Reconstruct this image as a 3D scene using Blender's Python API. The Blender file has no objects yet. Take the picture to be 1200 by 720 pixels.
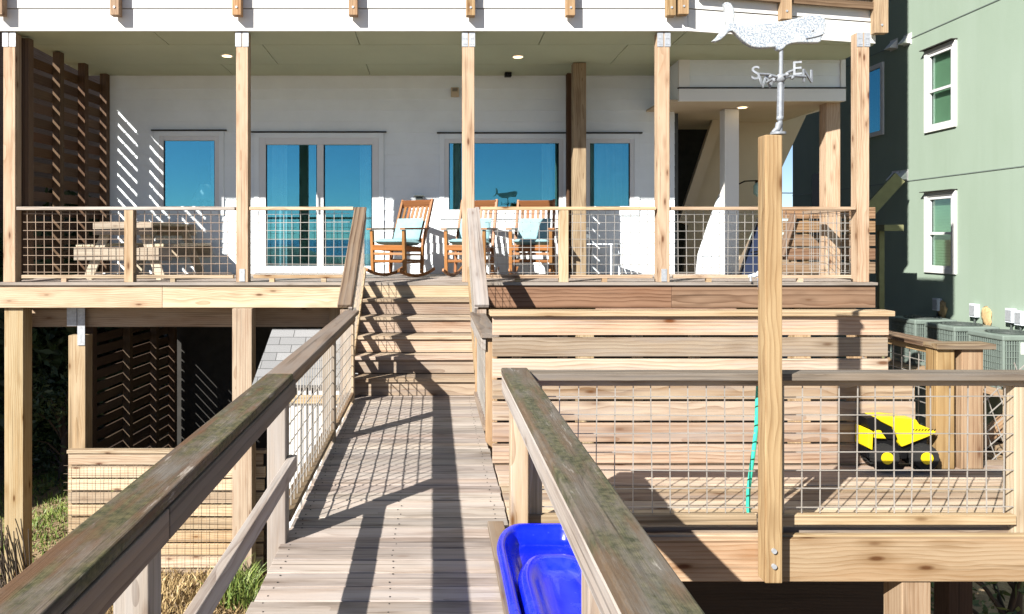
import bpy, bmesh, math, random
from mathutils import Vector, Matrix
random.seed(7)
S = bpy.context.scene
COL = S.collection

# ---------------------------------------------------------------- camera / light
F, CX, CY, EYE = 880.0, 508.0, 280.0, 1.606        # focal length and principal point of the photograph (1200 px wide)
cam_d = bpy.data.cameras.new('camera'); cam = bpy.data.objects.new('camera', cam_d); COL.objects.link(cam)
cam.location = (0, 0, EYE); cam.rotation_euler = (math.radians(90), 0, 0)
cam_d.sensor_width = 36; cam_d.lens = F / 1200 * 36
cam_d.shift_x = (600 - CX) / 1200; cam_d.shift_y = -(360 - CY) / 1200
cam_d.clip_start = .05; cam_d.clip_end = 6000
S.camera = cam

SUN = Vector((.87, 1.0, -.86)).normalized()
w = bpy.data.worlds.new('World'); S.world = w; w.use_nodes = True
nt = w.node_tree; bg = nt.nodes['Background']
sky = nt.nodes.new('ShaderNodeTexSky'); sky.sky_type = 'NISHITA'; sky.sun_disc = False
sky.sun_elevation = math.asin(-SUN.z); sky.sun_rotation = math.atan2(-SUN.x, -SUN.y)
sky.air_density = .65; sky.dust_density = .15; sky.ozone_density = 2.0
nt.links.new(sky.outputs[0], bg.inputs[0]); bg.inputs[1].default_value = .05
sd = bpy.data.lights.new('sun', 'SUN'); sd.energy = 5.0; sd.angle = math.radians(.5); sd.color = (1, .95, .87)
so = bpy.data.objects.new('sun', sd); COL.objects.link(so)
so.rotation_euler = SUN.to_track_quat('-Z', 'Y').to_euler(); so.location = (-20, -25, 25)
S.view_settings.view_transform = 'Standard'; S.view_settings.look = 'None'
S.view_settings.gamma = 1; S.view_settings.use_curve_mapping = False
S.view_settings.exposure = 1.38
S.render.engine = 'CYCLES'
S.render.resolution_x = 1024; S.render.resolution_y = 614

# ---------------------------------------------------------------- helpers
def P(px, py, Y):                                    # a photograph pixel at depth Y
    return Vector(((px - CX) * Y / F, Y, EYE + (CY - py) * Y / F))
def PX(px, Y): return (px - CX) * Y / F
def PZ(py, Y): return EYE + (CY - py) * Y / F
def origin(o):
    v = Vector((0, 0, 0))
    while o: v += o.location; o = o.parent
    return v
def tag(o, label=None, cat=None, group=None, kind=None):
    if label: o['label'] = label
    if cat: o['category'] = cat
    if group: o['group'] = group
    if kind: o['kind'] = kind
    return o
def thing(name, label, cat, loc=(0, 0, 0), group=None):
    o = bpy.data.objects.new(name, None); COL.objects.link(o); o.location = loc
    o.empty_display_size = .1
    return tag(o, label, cat, group)
def kids(o): return list(o.children)
def copy_tree(o, parent=None):
    ch = kids(o); c = o.copy(); COL.objects.link(c)
    if parent: c.parent = parent
    for k in ch: copy_tree(k, c)
    return c

class MB:
    def __init__(s): s.v = []; s.f = []; s.gc = []; s.tn = []; s.sm = []
    def quadset(s, vs, fs, gcs=None, tone=None, smooth=False):
        b = len(s.v); s.v += [Vector(x) for x in vs]
        t = random.random() if tone is None else tone
        for f in fs:
            s.f.append([b + i for i in f]); s.tn.append(t); s.sm.append(smooth)
            s.gc.append([gcs[i] if gcs else vs[i] for i in f])
    def beam(s, p0, p1, w_, h, up=(0, 0, 1), tone=None, taper=1.0):
        p0 = Vector(p0); p1 = Vector(p1); d = p1 - p0; L = d.length
        if L < 1e-6: return
        d /= L; up = Vector(up)
        if abs(d.dot(up)) > .98: up = Vector((0, 1, 0)) if abs(d.y) < .9 else Vector((1, 0, 0))
        sx = d.cross(up).normalized(); u = sx.cross(d).normalized()
        ro = Vector((random.uniform(0, 40), random.uniform(-.12, .12), random.uniform(.03, .25)))
        vs = []; g = []
        for l, k in ((0, 1), (L, taper)):
            for a, b in ((-1, -1), (1, -1), (1, 1), (-1, 1)):
                vs.append(p0 + d * l + sx * (a * w_ / 2 * k) + u * (b * h / 2 * k))
                g.append(Vector((l, a * w_ / 2, b * h / 2)) + ro)
        s.quadset(vs, [(0, 1, 2, 3), (7, 6, 5, 4), (0, 4, 5, 1), (1, 5, 6, 2), (2, 6, 7, 3), (3, 7, 4, 0)], g, tone)
    def box(s, x0, x1, y0, y1, z0, z1, tone=None):
        sx, sy, sz = abs(x1 - x0), abs(y1 - y0), abs(z1 - z0); cx, cy, cz = (x0 + x1) / 2, (y0 + y1) / 2, (z0 + z1) / 2
        m = max(sx, sy, sz)
        if m == sx: s.beam((min(x0, x1), cy, cz), (max(x0, x1), cy, cz), sy, sz, tone=tone)
        elif m == sy: s.beam((cx, min(y0, y1), cz), (cx, max(y0, y1), cz), sx, sz, tone=tone)
        else: s.beam((cx, cy, min(z0, z1)), (cx, cy, max(z0, z1)), sx, sy, up=(0, 1, 0), tone=tone)
    def tube(s, pts, r, n=8, tone=.5, cap=True):
        pts = [Vector(p) for p in pts]; rs = r if isinstance(r, (list, tuple)) else [r] * len(pts)
        vs = []; g = []; fs = []; l = 0; prev = None
        for i, p in enumerate(pts):
            d = (pts[min(i + 1, len(pts) - 1)] - pts[max(i - 1, 0)]).normalized()
            if prev is None:
                a = Vector((0, 0, 1)) if abs(d.z) < .9 else Vector((1, 0, 0)); sx = d.cross(a).normalized()
            else: sx = (prev - d * prev.dot(d)).normalized()
            prev = sx; u = sx.cross(d)
            if i: l += (p - pts[i - 1]).length
            for k in range(n):
                a = 2 * math.pi * k / n
                vs.append(p + (sx * math.cos(a) + u * math.sin(a)) * rs[i]); g.append(Vector((l, math.cos(a) * rs[i], math.sin(a) * rs[i] + .1)))
        for i in range(len(pts) - 1):
            for k in range(n):
                k2 = (k + 1) % n
                fs.append((i * n + k, i * n + k2, (i + 1) * n + k2, (i + 1) * n + k))
        s.quadset(vs, fs, g, tone, True)
        if cap:
            s.quadset(vs[:n], [tuple(reversed(range(n)))], g[:n], tone)
            s.quadset(vs[-n:], [tuple(range(n))], g[-n:], tone)
    def prism(s, pts, depth, tone=.5):               # outline pts (3-D, planar) extruded along depth
        n = len(pts); pts = [Vector(p) for p in pts]; depth = Vector(depth)
        vs = pts + [p + depth for p in pts]
        fs = [tuple(range(n)), tuple(reversed(range(n, 2 * n)))] + [((i + 1) % n, i, n + i, n + (i + 1) % n) for i in range(n)]
        s.quadset(vs, fs, vs, tone)
    def cyl(s, c, axis, r, h, n=20, r2=None, tone=.5):
        axis = Vector(axis).normalized(); c = Vector(c)
        s.tube([c - axis * h / 2, c + axis * h / 2], [r, r if r2 is None else r2], n, tone)
    def ball(s, c, r, n=8, sc=(1, 1, 1), jit=0, tone=.5):
        vs = []; fs = []
        for i in range(n + 1):
            t = math.pi * i / n
            for k in range(2 * n):
                a = math.pi * k / n; rr = r * (1 + random.uniform(-jit, jit))
                vs.append(Vector(c) + Vector((rr * math.sin(t) * math.cos(a) * sc[0], rr * math.sin(t) * math.sin(a) * sc[1], rr * math.cos(t) * sc[2])))
        m = 2 * n
        for i in range(n):
            for k in range(m): fs.append((i * m + k, (i + 1) * m + k, (i + 1) * m + (k + 1) % m, i * m + (k + 1) % m))
        s.quadset(vs, fs, vs, tone, True)
    def mesh_panel(s, o, u, v, Lu, Lv, sp=.1016, r=.0055, ou=.05, ov=.03, jit=.006):
        o = Vector(o); u = Vector(u).normalized(); v = Vector(v); v = v.normalized(); n = u.cross(v).normalized()
        k = ou
        while k < Lu:
            j = random.uniform(-jit, jit)
            s.beam(o + u * (k + j), o + u * (k - j) + v * Lv, r, r, up=n, tone=random.random()); k += sp
        k = ov
        while k < Lv:
            j = random.uniform(-jit, jit)
            s.beam(o + v * (k + j) + n * r * .9, o + v * (k - j) + u * Lu + n * r * .9, r, r, up=n, tone=random.random()); k += sp
    def build(s, name, mat, parent=None, bevel=0, local=False, seg=2):
        off = Vector((0, 0, 0)) if local or not parent else origin(parent)
        me = bpy.data.meshes.new(name); me.from_pydata([x - off for x in s.v], [], s.f)
        at = me.attributes.new('gc', 'FLOAT_VECTOR', 'CORNER'); flat = []
        for g in s.gc:
            for c in g: flat += [c[0], c[1], c[2]]
        at.data.foreach_set('vector', flat)
        t = me.attributes.new('tone', 'FLOAT', 'FACE'); t.data.foreach_set('value', s.tn)
        me.polygons.foreach_set('use_smooth', s.sm)
        bm = bmesh.new(); bm.from_mesh(me); bmesh.ops.recalc_face_normals(bm, faces=bm.faces); bm.to_mesh(me); bm.free()
        me.materials.append(mat); me.update()
        o = bpy.data.objects.new(name, me); COL.objects.link(o)
        if parent: o.parent = parent
        if bevel:
            m = o.modifiers.new('edge', 'BEVEL'); m.width = bevel; m.segments = seg; m.limit_method = 'ANGLE'; m.angle_limit = math.radians(50)
        return o

# ---------------------------------------------------------------- materials
class N:
    def __init__(s, name):
        s.m = bpy.data.materials.new(name); s.m.use_nodes = True; s.t = s.m.node_tree; s.b = s.t.nodes['Principled BSDF']
    def n(s, ty, **k):
        x = s.t.nodes.new('ShaderNode' + ty)
        for a, b in k.items(): setattr(x, a, b)
        return x
    def L(s, a, b): s.t.links.new(a, b)
    def math(s, op, a, b=None, clamp=False):
        x = s.n('Math', operation=op); x.use_clamp = clamp
        for i, v in enumerate((a, b)):
            if v is None: continue
            if isinstance(v, (int, float)): x.inputs[i].default_value = v
            else: s.L(v, x.inputs[i])
        return x.outputs[0]
    def mix(s, f, a, b, mode='MIX'):
        x = s.n('Mix', data_type='RGBA', blend_type=mode)
        for i, v in ((0, f), (6, a), (7, b)):
            if isinstance(v, (int, float)): x.inputs[i].default_value = v
            elif isinstance(v, tuple): x.inputs[i].default_value = (*v, 1)
            else: s.L(v, x.inputs[i])
        return x.outputs[2]
    def ramp(s, v, a, b, c0=0., c1=1.):
        x = s.n('MapRange'); s.L(v, x.inputs[0])
        for i, k in enumerate((a, b, c0, c1)): x.inputs[i + 1].default_value = k
        return x.outputs[0]
    def vmul(s, v, k):
        x = s.n('VectorMath', operation='MULTIPLY'); s.L(v, x.inputs[0]); x.inputs[1].default_value = k; return x.outputs[0]
    def noise(s, v, sc, det=3, rough=.55, dist=0):
        x = s.n('TexNoise'); s.L(v, x.inputs['Vector']); x.inputs['Scale'].default_value = sc; x.inputs['Detail'].default_value = det
        x.inputs['Roughness'].default_value = rough; x.inputs['Distortion'].default_value = dist; return x.outputs[0]
    def bump(s, h, st=.3, d=.01):
        x = s.n('Bump'); x.inputs['Strength'].default_value = st; x.inputs['Distance'].default_value = d; s.L(h, x.inputs['Height']); s.L(x.outputs[0], s.b.inputs['Normal'])
    def attr(s, a):
        x = s.n('Attribute'); x.attribute_name = a; return x
K = .62
def wood(name, base, dark, ring=.5, knots=.8, grey=0., greyc=(.33, .30, .27), moss=0., streak=.5, rough=.75, tonev=.25, freq=13, bstr=.35, crack=.5):
    base, dark, greyc = (tuple(c * K for c in q) for q in (base, dark, greyc))
    m = N(name); gc = m.attr('gc').outputs['Vector']; tone = m.attr('tone').outputs['Fac']
    low = m.noise(m.vmul(gc, (1.1, 3, 3)), 1.6, 2)
    sh = m.n('VectorMath', operation='ADD'); m.L(m.vmul(gc, (.12, 1, 1)), sh.inputs[0])
    c3 = m.n('CombineXYZ'); d = m.math('MULTIPLY', m.math('SUBTRACT', low, .5), .065); m.L(d, c3.inputs[1]); m.L(d, c3.inputs[2]); m.L(c3.outputs[0], sh.inputs[1])
    wv = m.n('TexWave', wave_type='RINGS', rings_direction='X', wave_profile='SAW'); m.L(sh.outputs[0], wv.inputs['Vector'])
    wv.inputs['Scale'].default_value = freq; wv.inputs['Distortion'].default_value = 1.2; wv.inputs['Detail'].default_value = 2; wv.inputs['Detail Scale'].default_value = 1.5
    fine = m.noise(m.vmul(gc, (2.6, 110, 110)), 1, 5, .65)
    blot = m.noise(m.vmul(gc, (1.3, 9, 9)), 1, 4, .6)
    r = m.math('MULTIPLY', m.math('POWER', wv.outputs['Fac'], 2.2), ring)
    f = m.math('ADD', r, m.math('MULTIPLY', m.math('SUBTRACT', fine, .5), streak), True)
    f = m.math('ADD', f, m.math('MULTIPLY', m.ramp(blot, .45, .75), streak * .7), True)
    col = m.mix(f, base, dark)
    wp_ = m.ramp(m.noise(m.vmul(gc, (.8, 5, 5)), 1.3, 4, .6), .5, .72)
    col = m.mix(m.math('MULTIPLY', wp_, .5), col, tuple(a * .55 + b_ * .5 for a, b_ in zip(base, (base[0] * .75, base[1] * .5, base[2] * .3))))
    if crack:
        ck = m.ramp(m.noise(m.vmul(gc, (.55, 38, 38)), 1, 3, .5), .60, .70)
        col = m.mix(m.math('MULTIPLY', ck, crack), col, tuple(c * .35 for c in dark))
    if grey:
        g = m.ramp(m.noise(m.vmul(gc, (.9, 14, 14)), 1, 5, .65), .62 - grey * .55, .78 - grey * .3)
        col = m.mix(m.math('MULTIPLY', g, .9), col, m.mix(fine, tuple(c * .75 for c in greyc), tuple(min(1, c * 1.35) for c in greyc)))
    if moss:
        n1 = m.noise(m.vmul(gc, (2.2, 7, 7)), 1.5, 6, .7); n2 = m.noise(m.vmul(gc, (9, 9, 9)), 5, 3)
        mc = m.mix(m.ramp(n2, .35, .65), (.025, .030, .010), (.095, .088, .04))
        fl = m.ramp(m.noise(m.vmul(gc, (5, 34, 34)), 1, 4, .65), .60, .66)
        col = m.mix(m.math('MULTIPLY', fl, .8), col, (.30, .275, .24))
        br = m.mix(m.ramp(m.noise(m.vmul(gc, (1.5, 10, 10)), 1.2, 4), .47, .58), mc, (.10, .06, .03))
        col = m.mix(m.math('MULTIPLY', m.ramp(n1, .66 - moss * .4, .76 - moss * .3), .9), col, br)
    if knots:
        vo = m.n('TexVoronoi', feature='F1'); m.L(m.vmul(gc, (2.3, 7.5, 7.5)), vo.inputs['Vector']); vo.inputs['Scale'].default_value = 1
        vo.inputs['Randomness'].default_value = 1
        k = m.ramp(vo.outputs['Distance'], .055, .13, 1, 0); k2 = m.ramp(vo.outputs['Distance'], .1, .32, .45, 0)
        col = m.mix(m.math('MULTIPLY', k2, knots), col, tuple(c * .8 for c in dark)); col = m.mix(m.math('MULTIPLY', k, knots), col, (.10, .045, .018))
    hs = m.n('HueSaturation'); m.L(col, hs.inputs['Color']); m.L(m.ramp(tone, 0, 1, 1 - tonev, 1 + tonev * .7), hs.inputs['Value'])
    m.L(m.ramp(m.math('FRACT', m.math('MULTIPLY', tone, 7.3)), 0, 1, .85, 1.12), hs.inputs['Saturation'])
    m.L(m.ramp(m.math('FRACT', m.math('MULTIPLY', tone, 13.7)), 0, 1, .488, .508), hs.inputs['Hue'])
    m.L(hs.outputs[0], m.b.inputs['Base Color']); m.b.inputs['Roughness'].default_value = rough
    m.b.inputs['Specular IOR Level'].default_value = .25
    m.bump(m.math('ADD', m.math('MULTIPLY', fine, .7), m.math('MULTIPLY', wv.outputs['Fac'], -.3)), bstr, .006)
    return m.m
def plain(name, c, rough=.5, metal=0., var=.12, sc=6, spec=.4, bump=0., coat=0.):
    c = tuple(x * .72 for x in c)
    m = N(name); tc = m.n('TexCoord').outputs['Object']
    n = m.noise(tc, sc, 5, .6)
    col = m.mix(m.ramp(n, .3, .7), tuple(x * (1 - var) for x in c), tuple(min(1, x * (1 + var)) for x in c))
    m.L(col, m.b.inputs['Base Color']); m.b.inputs['Roughness'].default_value = rough; m.b.inputs['Metallic'].default_value = metal
    m.b.inputs['Specular IOR Level'].default_value = spec
    if coat: m.b.inputs['Coat Weight'].default_value = coat; m.b.inputs['Coat Roughness'].default_value = .05
    if bump: m.bump(m.noise(tc, sc * 12, 3), bump, .004)
    return m.m
M = {}
M['pine'] = wood('pine', (.64, .49, .325), (.31, .165, .062), ring=.42, knots=1, streak=.7, crack=.6, tonev=.3)
M['pine_pale'] = wood('pine_pale', (.70, .57, .385), (.40, .235, .105), ring=.55, knots=1, streak=.6, crack=.45, tonev=.28)
M['pine_plank'] = wood('pine_plank', (.63, .505, .375), (.26, .15, .08), ring=.55, knots=1, streak=.7, crack=.5, grey=.22, greyc=(.44, .38, .34), tonev=.35, freq=12)
M['pine_brown'] = wood('pine_brown', (.36, .23, .145), (.13, .065, .032), ring=.8, knots=.8, freq=7)
M['pine_orange'] = wood('pine_orange', (.55, .39, .225), (.22, .105, .04), ring=.5, knots=1, streak=.8, crack=.7, tonev=.2)
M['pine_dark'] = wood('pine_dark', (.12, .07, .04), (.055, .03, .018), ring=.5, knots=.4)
M['walk'] = wood('walk', (.60, .52, .455), (.17, .125, .09), ring=.35, knots=.4, grey=.3, greyc=(.50, .45, .42), streak=1.2, tonev=.3, freq=6, crack=.75)
M['weather'] = wood('weather', (.31, .245, .185), (.12, .085, .06), ring=.75, knots=.5, grey=.4, greyc=(.25, .22, .195), streak=.8, freq=8, crack=.8)
M['weather_brown'] = wood('weather_brown', (.34, .245, .15), (.11, .06, .03), ring=1, knots=.6, grey=.2, greyc=(.28, .23, .18), freq=7, crack=.8)
M['mossy'] = wood('mossy', (.20, .155, .115), (.075, .052, .036), ring=.6, knots=.4, grey=.4, greyc=(.20, .185, .16), moss=.66, streak=.9, freq=8, bstr=.7, crack=.9)
M['peeled'] = wood('peeled', (.54, .46, .39), (.19, .13, .095), ring=.7, knots=.4, crack=.7, streak=.8, grey=.5, greyc=(.52, .48, .45), freq=7, bstr=.5)
M['honey'] = wood('honey', (.40, .19, .07), (.25, .10, .033), ring=.4, knots=0, streak=.5, rough=.45, tonev=.25)
M['table_wood'] = wood('table_wood', (.74, .64, .47), (.40, .30, .18), ring=.4, knots=.5, grey=.2)
M['slat_shade_tint'] = wood('slat_shade_tint', (.11, .075, .05), (.05, .033, .022), ring=.4, knots=0)  # slat wood darkened to imitate the shade below the decks
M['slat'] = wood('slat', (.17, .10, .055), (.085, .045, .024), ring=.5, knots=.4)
M['white'] = plain('white_paint', (.92, .92, .90), .55, var=.025, sc=2)
M['siding'] = plain('siding_paint', (.92, .985, 1.03), .6, var=.05, sc=2)
M['ceil'] = plain('ceiling_paint', (.55, .60, .43), .6, var=.05, sc=1.5)
M['tan'] = plain('tan_paint', (.62, .50, .35), .7, var=.04, sc=2)
M['seam'] = plain('dark_seam', (.05, .05, .045), .8)
M['vinyl'] = plain('white_vinyl', (.82, .83, .84), .35, var=.02)
M['zinc'] = plain('zinc', (.30, .325, .36), .6, .2, var=.3, sc=25)
M['galv'] = plain('galvanised', (.50, .53, .57), .5, .35, var=.2, sc=30)
M['wire'] = plain('wire', (.55, .52, .48), .45, .5, var=.25, sc=3)
M['rwire'] = plain('rusty_wire', (.36, .27, .20), .55, .4, var=.3, sc=3)
M['black'] = plain('black_plastic', (.006, .006, .007), .5, spec=.2)
M['rubber'] = plain('rubber', (.025, .025, .025), .85, spec=.2, bump=.3)
M['yellow'] = plain('yellow_plastic', (.85, .66, .012), .35, var=.04)
M['blue'] = plain('blue_plastic', (.004, .012, .72), .16, var=.06, sc=3, spec=.6, coat=.5)
M['teal_hose'] = plain('teal_hose', (.05, .55, .40), .4)
M['blue_hose'] = plain('blue_hose', (.25, .45, .75), .4)
M['cushion'] = plain('cushion', (.27, .47, .52), .9, var=.08, sc=14, bump=.25)
M['white_metal'] = plain('white_metal', (.72, .78, .85), .4)
M['navy'] = plain('navy_fabric', (.012, .025, .07), .8)
M['curtain'] = plain('curtain', (.85, .95, .98), .9, var=.1)
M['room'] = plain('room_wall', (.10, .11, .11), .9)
M['shade_dark_wall'] = plain('shade_dark_wall', (.035, .033, .03), .9, var=.3)  # near-black colour standing in for shade beneath and inside the house
M['ac'] = plain('ac_paint', (.20, .25, .225), .5, var=.08, sc=8)
M['ac_dark'] = plain('ac_grille', (.06, .075, .07), .6)
M['paper'] = plain('paper', (.85, .86, .84), .6, var=.02)
M['foam'] = plain('foam', (.62, .44, .22), .9, var=.25, sc=18, bump=.5)
M['olive'] = plain('olive_paint', (.20, .20, .10), .7)
M['glow_glass'] = plain('lamp_glass', (.45, .65, .58), .2)
def green_wall():
    m = N('green_stucco'); tc = m.n('TexCoord').outputs['Object']
    n = m.noise(m.vmul(tc, (1, 1, .35)), .9, 5, .6); n2 = m.noise(tc, 40, 3)
    col = m.mix(m.ramp(n, .35, .65), (.23, .30, .238), (.255, .325, .268)); col = m.mix(m.math('MULTIPLY', n2, .12), col, (.21, .265, .21))
    n3 = m.noise(m.vmul(tc, (2.5, 2.5, .12)), 1.5, 5, .65); col = m.mix(m.ramp(n3, .5, .85, 0, .2), col, (.17, .22, .17))
    m.L(col, m.b.inputs['Base Color']); m.b.inputs['Roughness'].default_value = .85; m.bump(n2, .35, .006); return m.m
M['green'] = green_wall()
def shingle():
    m = N('shingle'); gc = m.attr('gc').outputs['Vector']
    br = m.n('TexBrick'); m.L(m.vmul(gc, (1, 1, 1)), br.inputs['Vector'])
    br.inputs['Scale'].default_value = 1; br.inputs['Brick Width'].default_value = .30; br.inputs['Row Height'].default_value = .125; br.inputs['Mortar Size'].default_value = .005
    br.inputs['Color1'].default_value = (.17, .175, .18, 1); br.inputs['Color2'].default_value = (.25, .255, .26, 1); br.inputs['Mortar'].default_value = (.05, .05, .05, 1)
    n = m.noise(gc, 90, 2); m.L(m.mix(m.ramp(n, .3, .7, 0, .5), br.outputs[0], (.10, .10, .105)), m.b.inputs['Base Color'])
    m.b.inputs['Roughness'].default_value = .9; m.bump(n, .4, .004); return m.m
M['shingle'] = shingle()
def glass(name, fac, tr_c, gl_c):
    m = N(name); t = m.t
    tr = m.n('BsdfTransparent'); tr.inputs[0].default_value = (*tr_c, 1)
    gl = m.n('BsdfGlossy'); gl.inputs['Color'].default_value = (*gl_c, 1); gl.inputs['Roughness'].default_value = 0.0
    mx = m.n('MixShader'); mx.inputs[0].default_value = fac
    m.L(tr.outputs[0], mx.inputs[1]); m.L(gl.outputs[0], mx.inputs[2]); m.L(mx.outputs[0], t.nodes['Material Output'].inputs[0]); return m.m
M['glass'] = glass('window_glass', .36, (.80, .93, .96), (.18, .57, .70))
M['glass_clear'] = glass('clear_glass', .15, (.75, .9, .8), (.8, .9, .9))
def emit(name, c, st):
    m = N(name); m.b.inputs['Base Color'].default_value = (*c, 1); m.b.inputs['Emission Color'].default_value = (*c, 1); m.b.inputs['Emission Strength'].default_value = st; return m.m
M['bulb'] = emit('downlight_lens', (1, .72, .38), 1.6)
def whale_mat():
    m = N('flaking_white'); tc = m.n('TexCoord').outputs['Object']
    n = m.noise(tc, 120, 5, .7); n2 = m.noise(tc, 9, 3)
    f = m.math('MULTIPLY', m.ramp(n, .47, .54), m.ramp(n2, .28, .5))
    m.L(m.mix(f, (.42, .44, .44), (.16, .20, .26)), m.b.inputs['Base Color']); m.b.inputs['Roughness'].default_value = .6; m.bump(n, .3, .004); return m.m
M['whale'] = whale_mat()
def ground_mat():
    m = N('sandy_ground'); tc = m.n('TexCoord').outputs['Object']
    n = m.noise(tc, .9, 6, .65); n2 = m.noise(tc, 14, 5, .7)
    c = m.mix(m.ramp(n, .35, .65), (.27, .19, .11), (.12, .075, .04)); c = m.mix(m.ramp(n2, .45, .7), c, (.31, .24, .14))
    m.L(c, m.b.inputs['Base Color']); m.b.inputs['Roughness'].default_value = .95; m.bump(n2, .8, .03); return m.m
M['ground'] = ground_mat()
def sea_mat():
    m = N('sea_water'); m.b.inputs['Base Color'].default_value = (.02, .07, .10, 1); m.b.inputs['Roughness'].default_value = .25
    tc = m.n('TexCoord').outputs['Object']; m.bump(m.noise(tc, .4, 4), .6, .3); return m.m
M['sea'] = sea_mat()
def leaf_mat(name, a, b):
    m = N(name); t = m.attr('tone').outputs['Fac']; m.L(m.mix(t, a, b), m.b.inputs['Base Color']); m.b.inputs['Roughness'].default_value = .55
    return m.m
M['leaf_dark'] = leaf_mat('leaf_dark', (.012, .026, .010), (.05, .085, .025))
M['leaf_mid'] = leaf_mat('leaf_mid', (.04, .075, .02), (.12, .17, .05))
M['grass'] = leaf_mat('grass_green', (.07, .13, .02), (.22, .26, .06))
M['straw'] = leaf_mat('grass_dry', (.13, .075, .03), (.46, .34, .16))
M['bark'] = plain('bark', (.08, .06, .045), .9, bump=.6)

def blue_mat():
    m = N('blue_plastic_worn'); tc = m.n('TexCoord').outputs['Object']
    n = m.noise(tc, 5, 5, .65); sc_ = m.noise(m.vmul(tc, (60, 9, 40)), 1, 4, .6)
    c = m.mix(m.ramp(n, .35, .7), (.002, .010, .52), (.006, .022, .60)); c = m.mix(m.ramp(sc_, .66, .74, 0, .35), c, (.06, .10, .55))
    c = m.mix(m.ramp(n, .55, .8, 0, .10), c, (.25, .25, .30))
    m.L(c, m.b.inputs['Base Color']); m.L(m.ramp(n, .3, .7, .14, .34), m.b.inputs['Roughness']); m.b.inputs['Coat Weight'].default_value = .3
    m.bump(sc_, .05, .002); return m.m
M['blue'] = blue_mat()

# ---------------------------------------------------------------- setting: ground, sea, boardwalk
b = MB(); n = 90
def gz(x, y): return -2.55 + .10 * math.sin(x * 1.3 + y * .7) + .07 * math.sin(x * 2.9 - y * 1.9) + (.35 * math.exp(-((y - 7.9) / 1.2) ** 2) * 0)
xs = [-3000, -600, -150, -60] + [-30 + i * .6 for i in range(101)] + [60, 150, 600, 3000]
ys = [-60, -45] + [-20 + i * .6 for i in range(101)] + [60, 120, 400, 3000]
ys = [-60, -52, -45] + [-42 + i * 1.1 for i in range(20)] + ys[2:]
vs = [(x, y, gz(x, y) if abs(x) < 31 and -21 < y < 41 else -2.55 + (-.8 if y < -46 else 0) + 3.3 * math.exp(-((y + 31) / 6.5) ** 2) * (1 + .12 * math.sin(x * .35) + .06 * math.sin(x * 1.1)) * (y < -20)) for y in ys for x in xs]
fs = [(j * len(xs) + i, j * len(xs) + i + 1, (j + 1) * len(xs) + i + 1, (j + 1) * len(xs) + i) for j in range(len(ys) - 1) for i in range(len(xs) - 1)]
b.quadset(vs, fs, None, .5, True); tag(b.build('ground', M['ground']), kind='structure')
b = MB(); b.quadset([(-3000, -3000, -2.9), (3000, -3000, -2.9), (3000, -50, -2.9), (-3000, -50, -2.9)], [(0, 1, 2, 3)]); tag(b.build('sea', M['sea']), kind='structure')

b = MB(); y = -9.0
while y < 7.68:
    wd = .136 + random.uniform(-.002, .002)
    b.box(-.80 + random.uniform(-.008, .004), .425 + random.uniform(-.004, .008), y, y + wd, -.038 + random.uniform(-.003, .0), random.uniform(-.003, .001)); y += wd + .0075
walk = b.build('boardwalk', M['walk'], bevel=.004); tag(walk, kind='structure')
b = MB(); y = -9.0 + .03
nb = [v for v in [-9.0 + i * .1435 for i in range(118)] if v > 2.3]
for yv in nb:
    for x in (-.74, -.2, .36):
        for o_ in (.03, .105):
            c_ = Vector((x + random.uniform(-.012, .012), yv + o_ + random.uniform(-.008, .008), .0008)); b.cyl(c_, (0, 0, 1), .0042, .002, 7)
tag(b.build('nail_heads', M['rubber'], walk), kind='stuff')
b = MB()
for x in (-.74, -.2, .36): b.box(x - .02, x + .02, -9, 7.6, -.26, -.045)
tag(b.build('boardwalk_joists', M['weather'], walk))
b = MB()
for y in (-6, -4, -2, 0, 2, 4, 6.0, 7.3):
    for x in (-.66, .28): b.box(x - .08, x + .08, y - .08, y + .08, -2.9, -.26)
tag(b.build('boardwalk_piles', M['weather'], walk))

# ---------------------------------------------------------------- beach house
DY, WY, DECK = 9.05, 11.28, 1.08
house = thing('beach_house', 'white lap sided beach house on piles with a covered timber porch and upper balcony', 'house', (0, WY, -2.5))
def siding(x0, x1, z0, z1, Y, holes, sp=.165, lip=.013):
    b = MB(); zs = sorted({z0, z1} | {h[2] for h in holes} | {h[3] for h in holes} | {z0 + i * sp for i in range(int((z1 - z0) / sp) + 1)})
    zs = [z for z in zs if z0 <= z <= z1]
    for a, c in zip(zs, zs[1:]):
        if c - a < 1e-4: continue
        k = math.floor((a - z0) / sp + 1e-4); zk = z0 + k * sp
        ya = Y - lip * (1 - (a - zk) / sp); yc = Y - lip * (1 - (c - zk) / sp)
        iv = [(x0, x1)]
        for h in holes:
            if h[2] < (a + c) / 2 < h[3]:
                nv = []
                for p, q in iv:
                    if h[1] <= p or h[0] >= q: nv.append((p, q)); continue
                    if p < h[0]: nv.append((p, h[0]))
                    if h[1] < q: nv.append((h[1], q))
                iv = nv
        for p, q in iv:
            b.quadset([(p, ya, a), (q, ya, a), (q, yc, c), (p, yc, c)], [(0, 1, 2, 3)], tone=.5)
            b.box(p, q, Y + .003, Y + .12, a, c, tone=.5)
            if abs(a - zk) < 1e-4: b.quadset([(p, Y + .002, a), (q, Y + .002, a), (q, ya, a), (p, ya, a)], [(0, 1, 2, 3)], tone=.5)
    return b
def wx(px): return PX(px, WY)
def wz(py): return PZ(py, WY)
W = [  # x0,x1,z0,z1 openings in pixels
    ('window', 187, 257, 160, 247), ('sliding_door', 304, 444, 162, 320.5), ('window', 521, 660, 163, 251), ('window', 686, 743, 163, 247)]
holes = [(wx(a), wx(b_), wz(d), wz(c)) for _, a, b_, c, d in W]
siding(wx(120.5), 3.62, DECK - .03, 4.08, WY, holes).build('wall', M['siding'], house)
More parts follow.
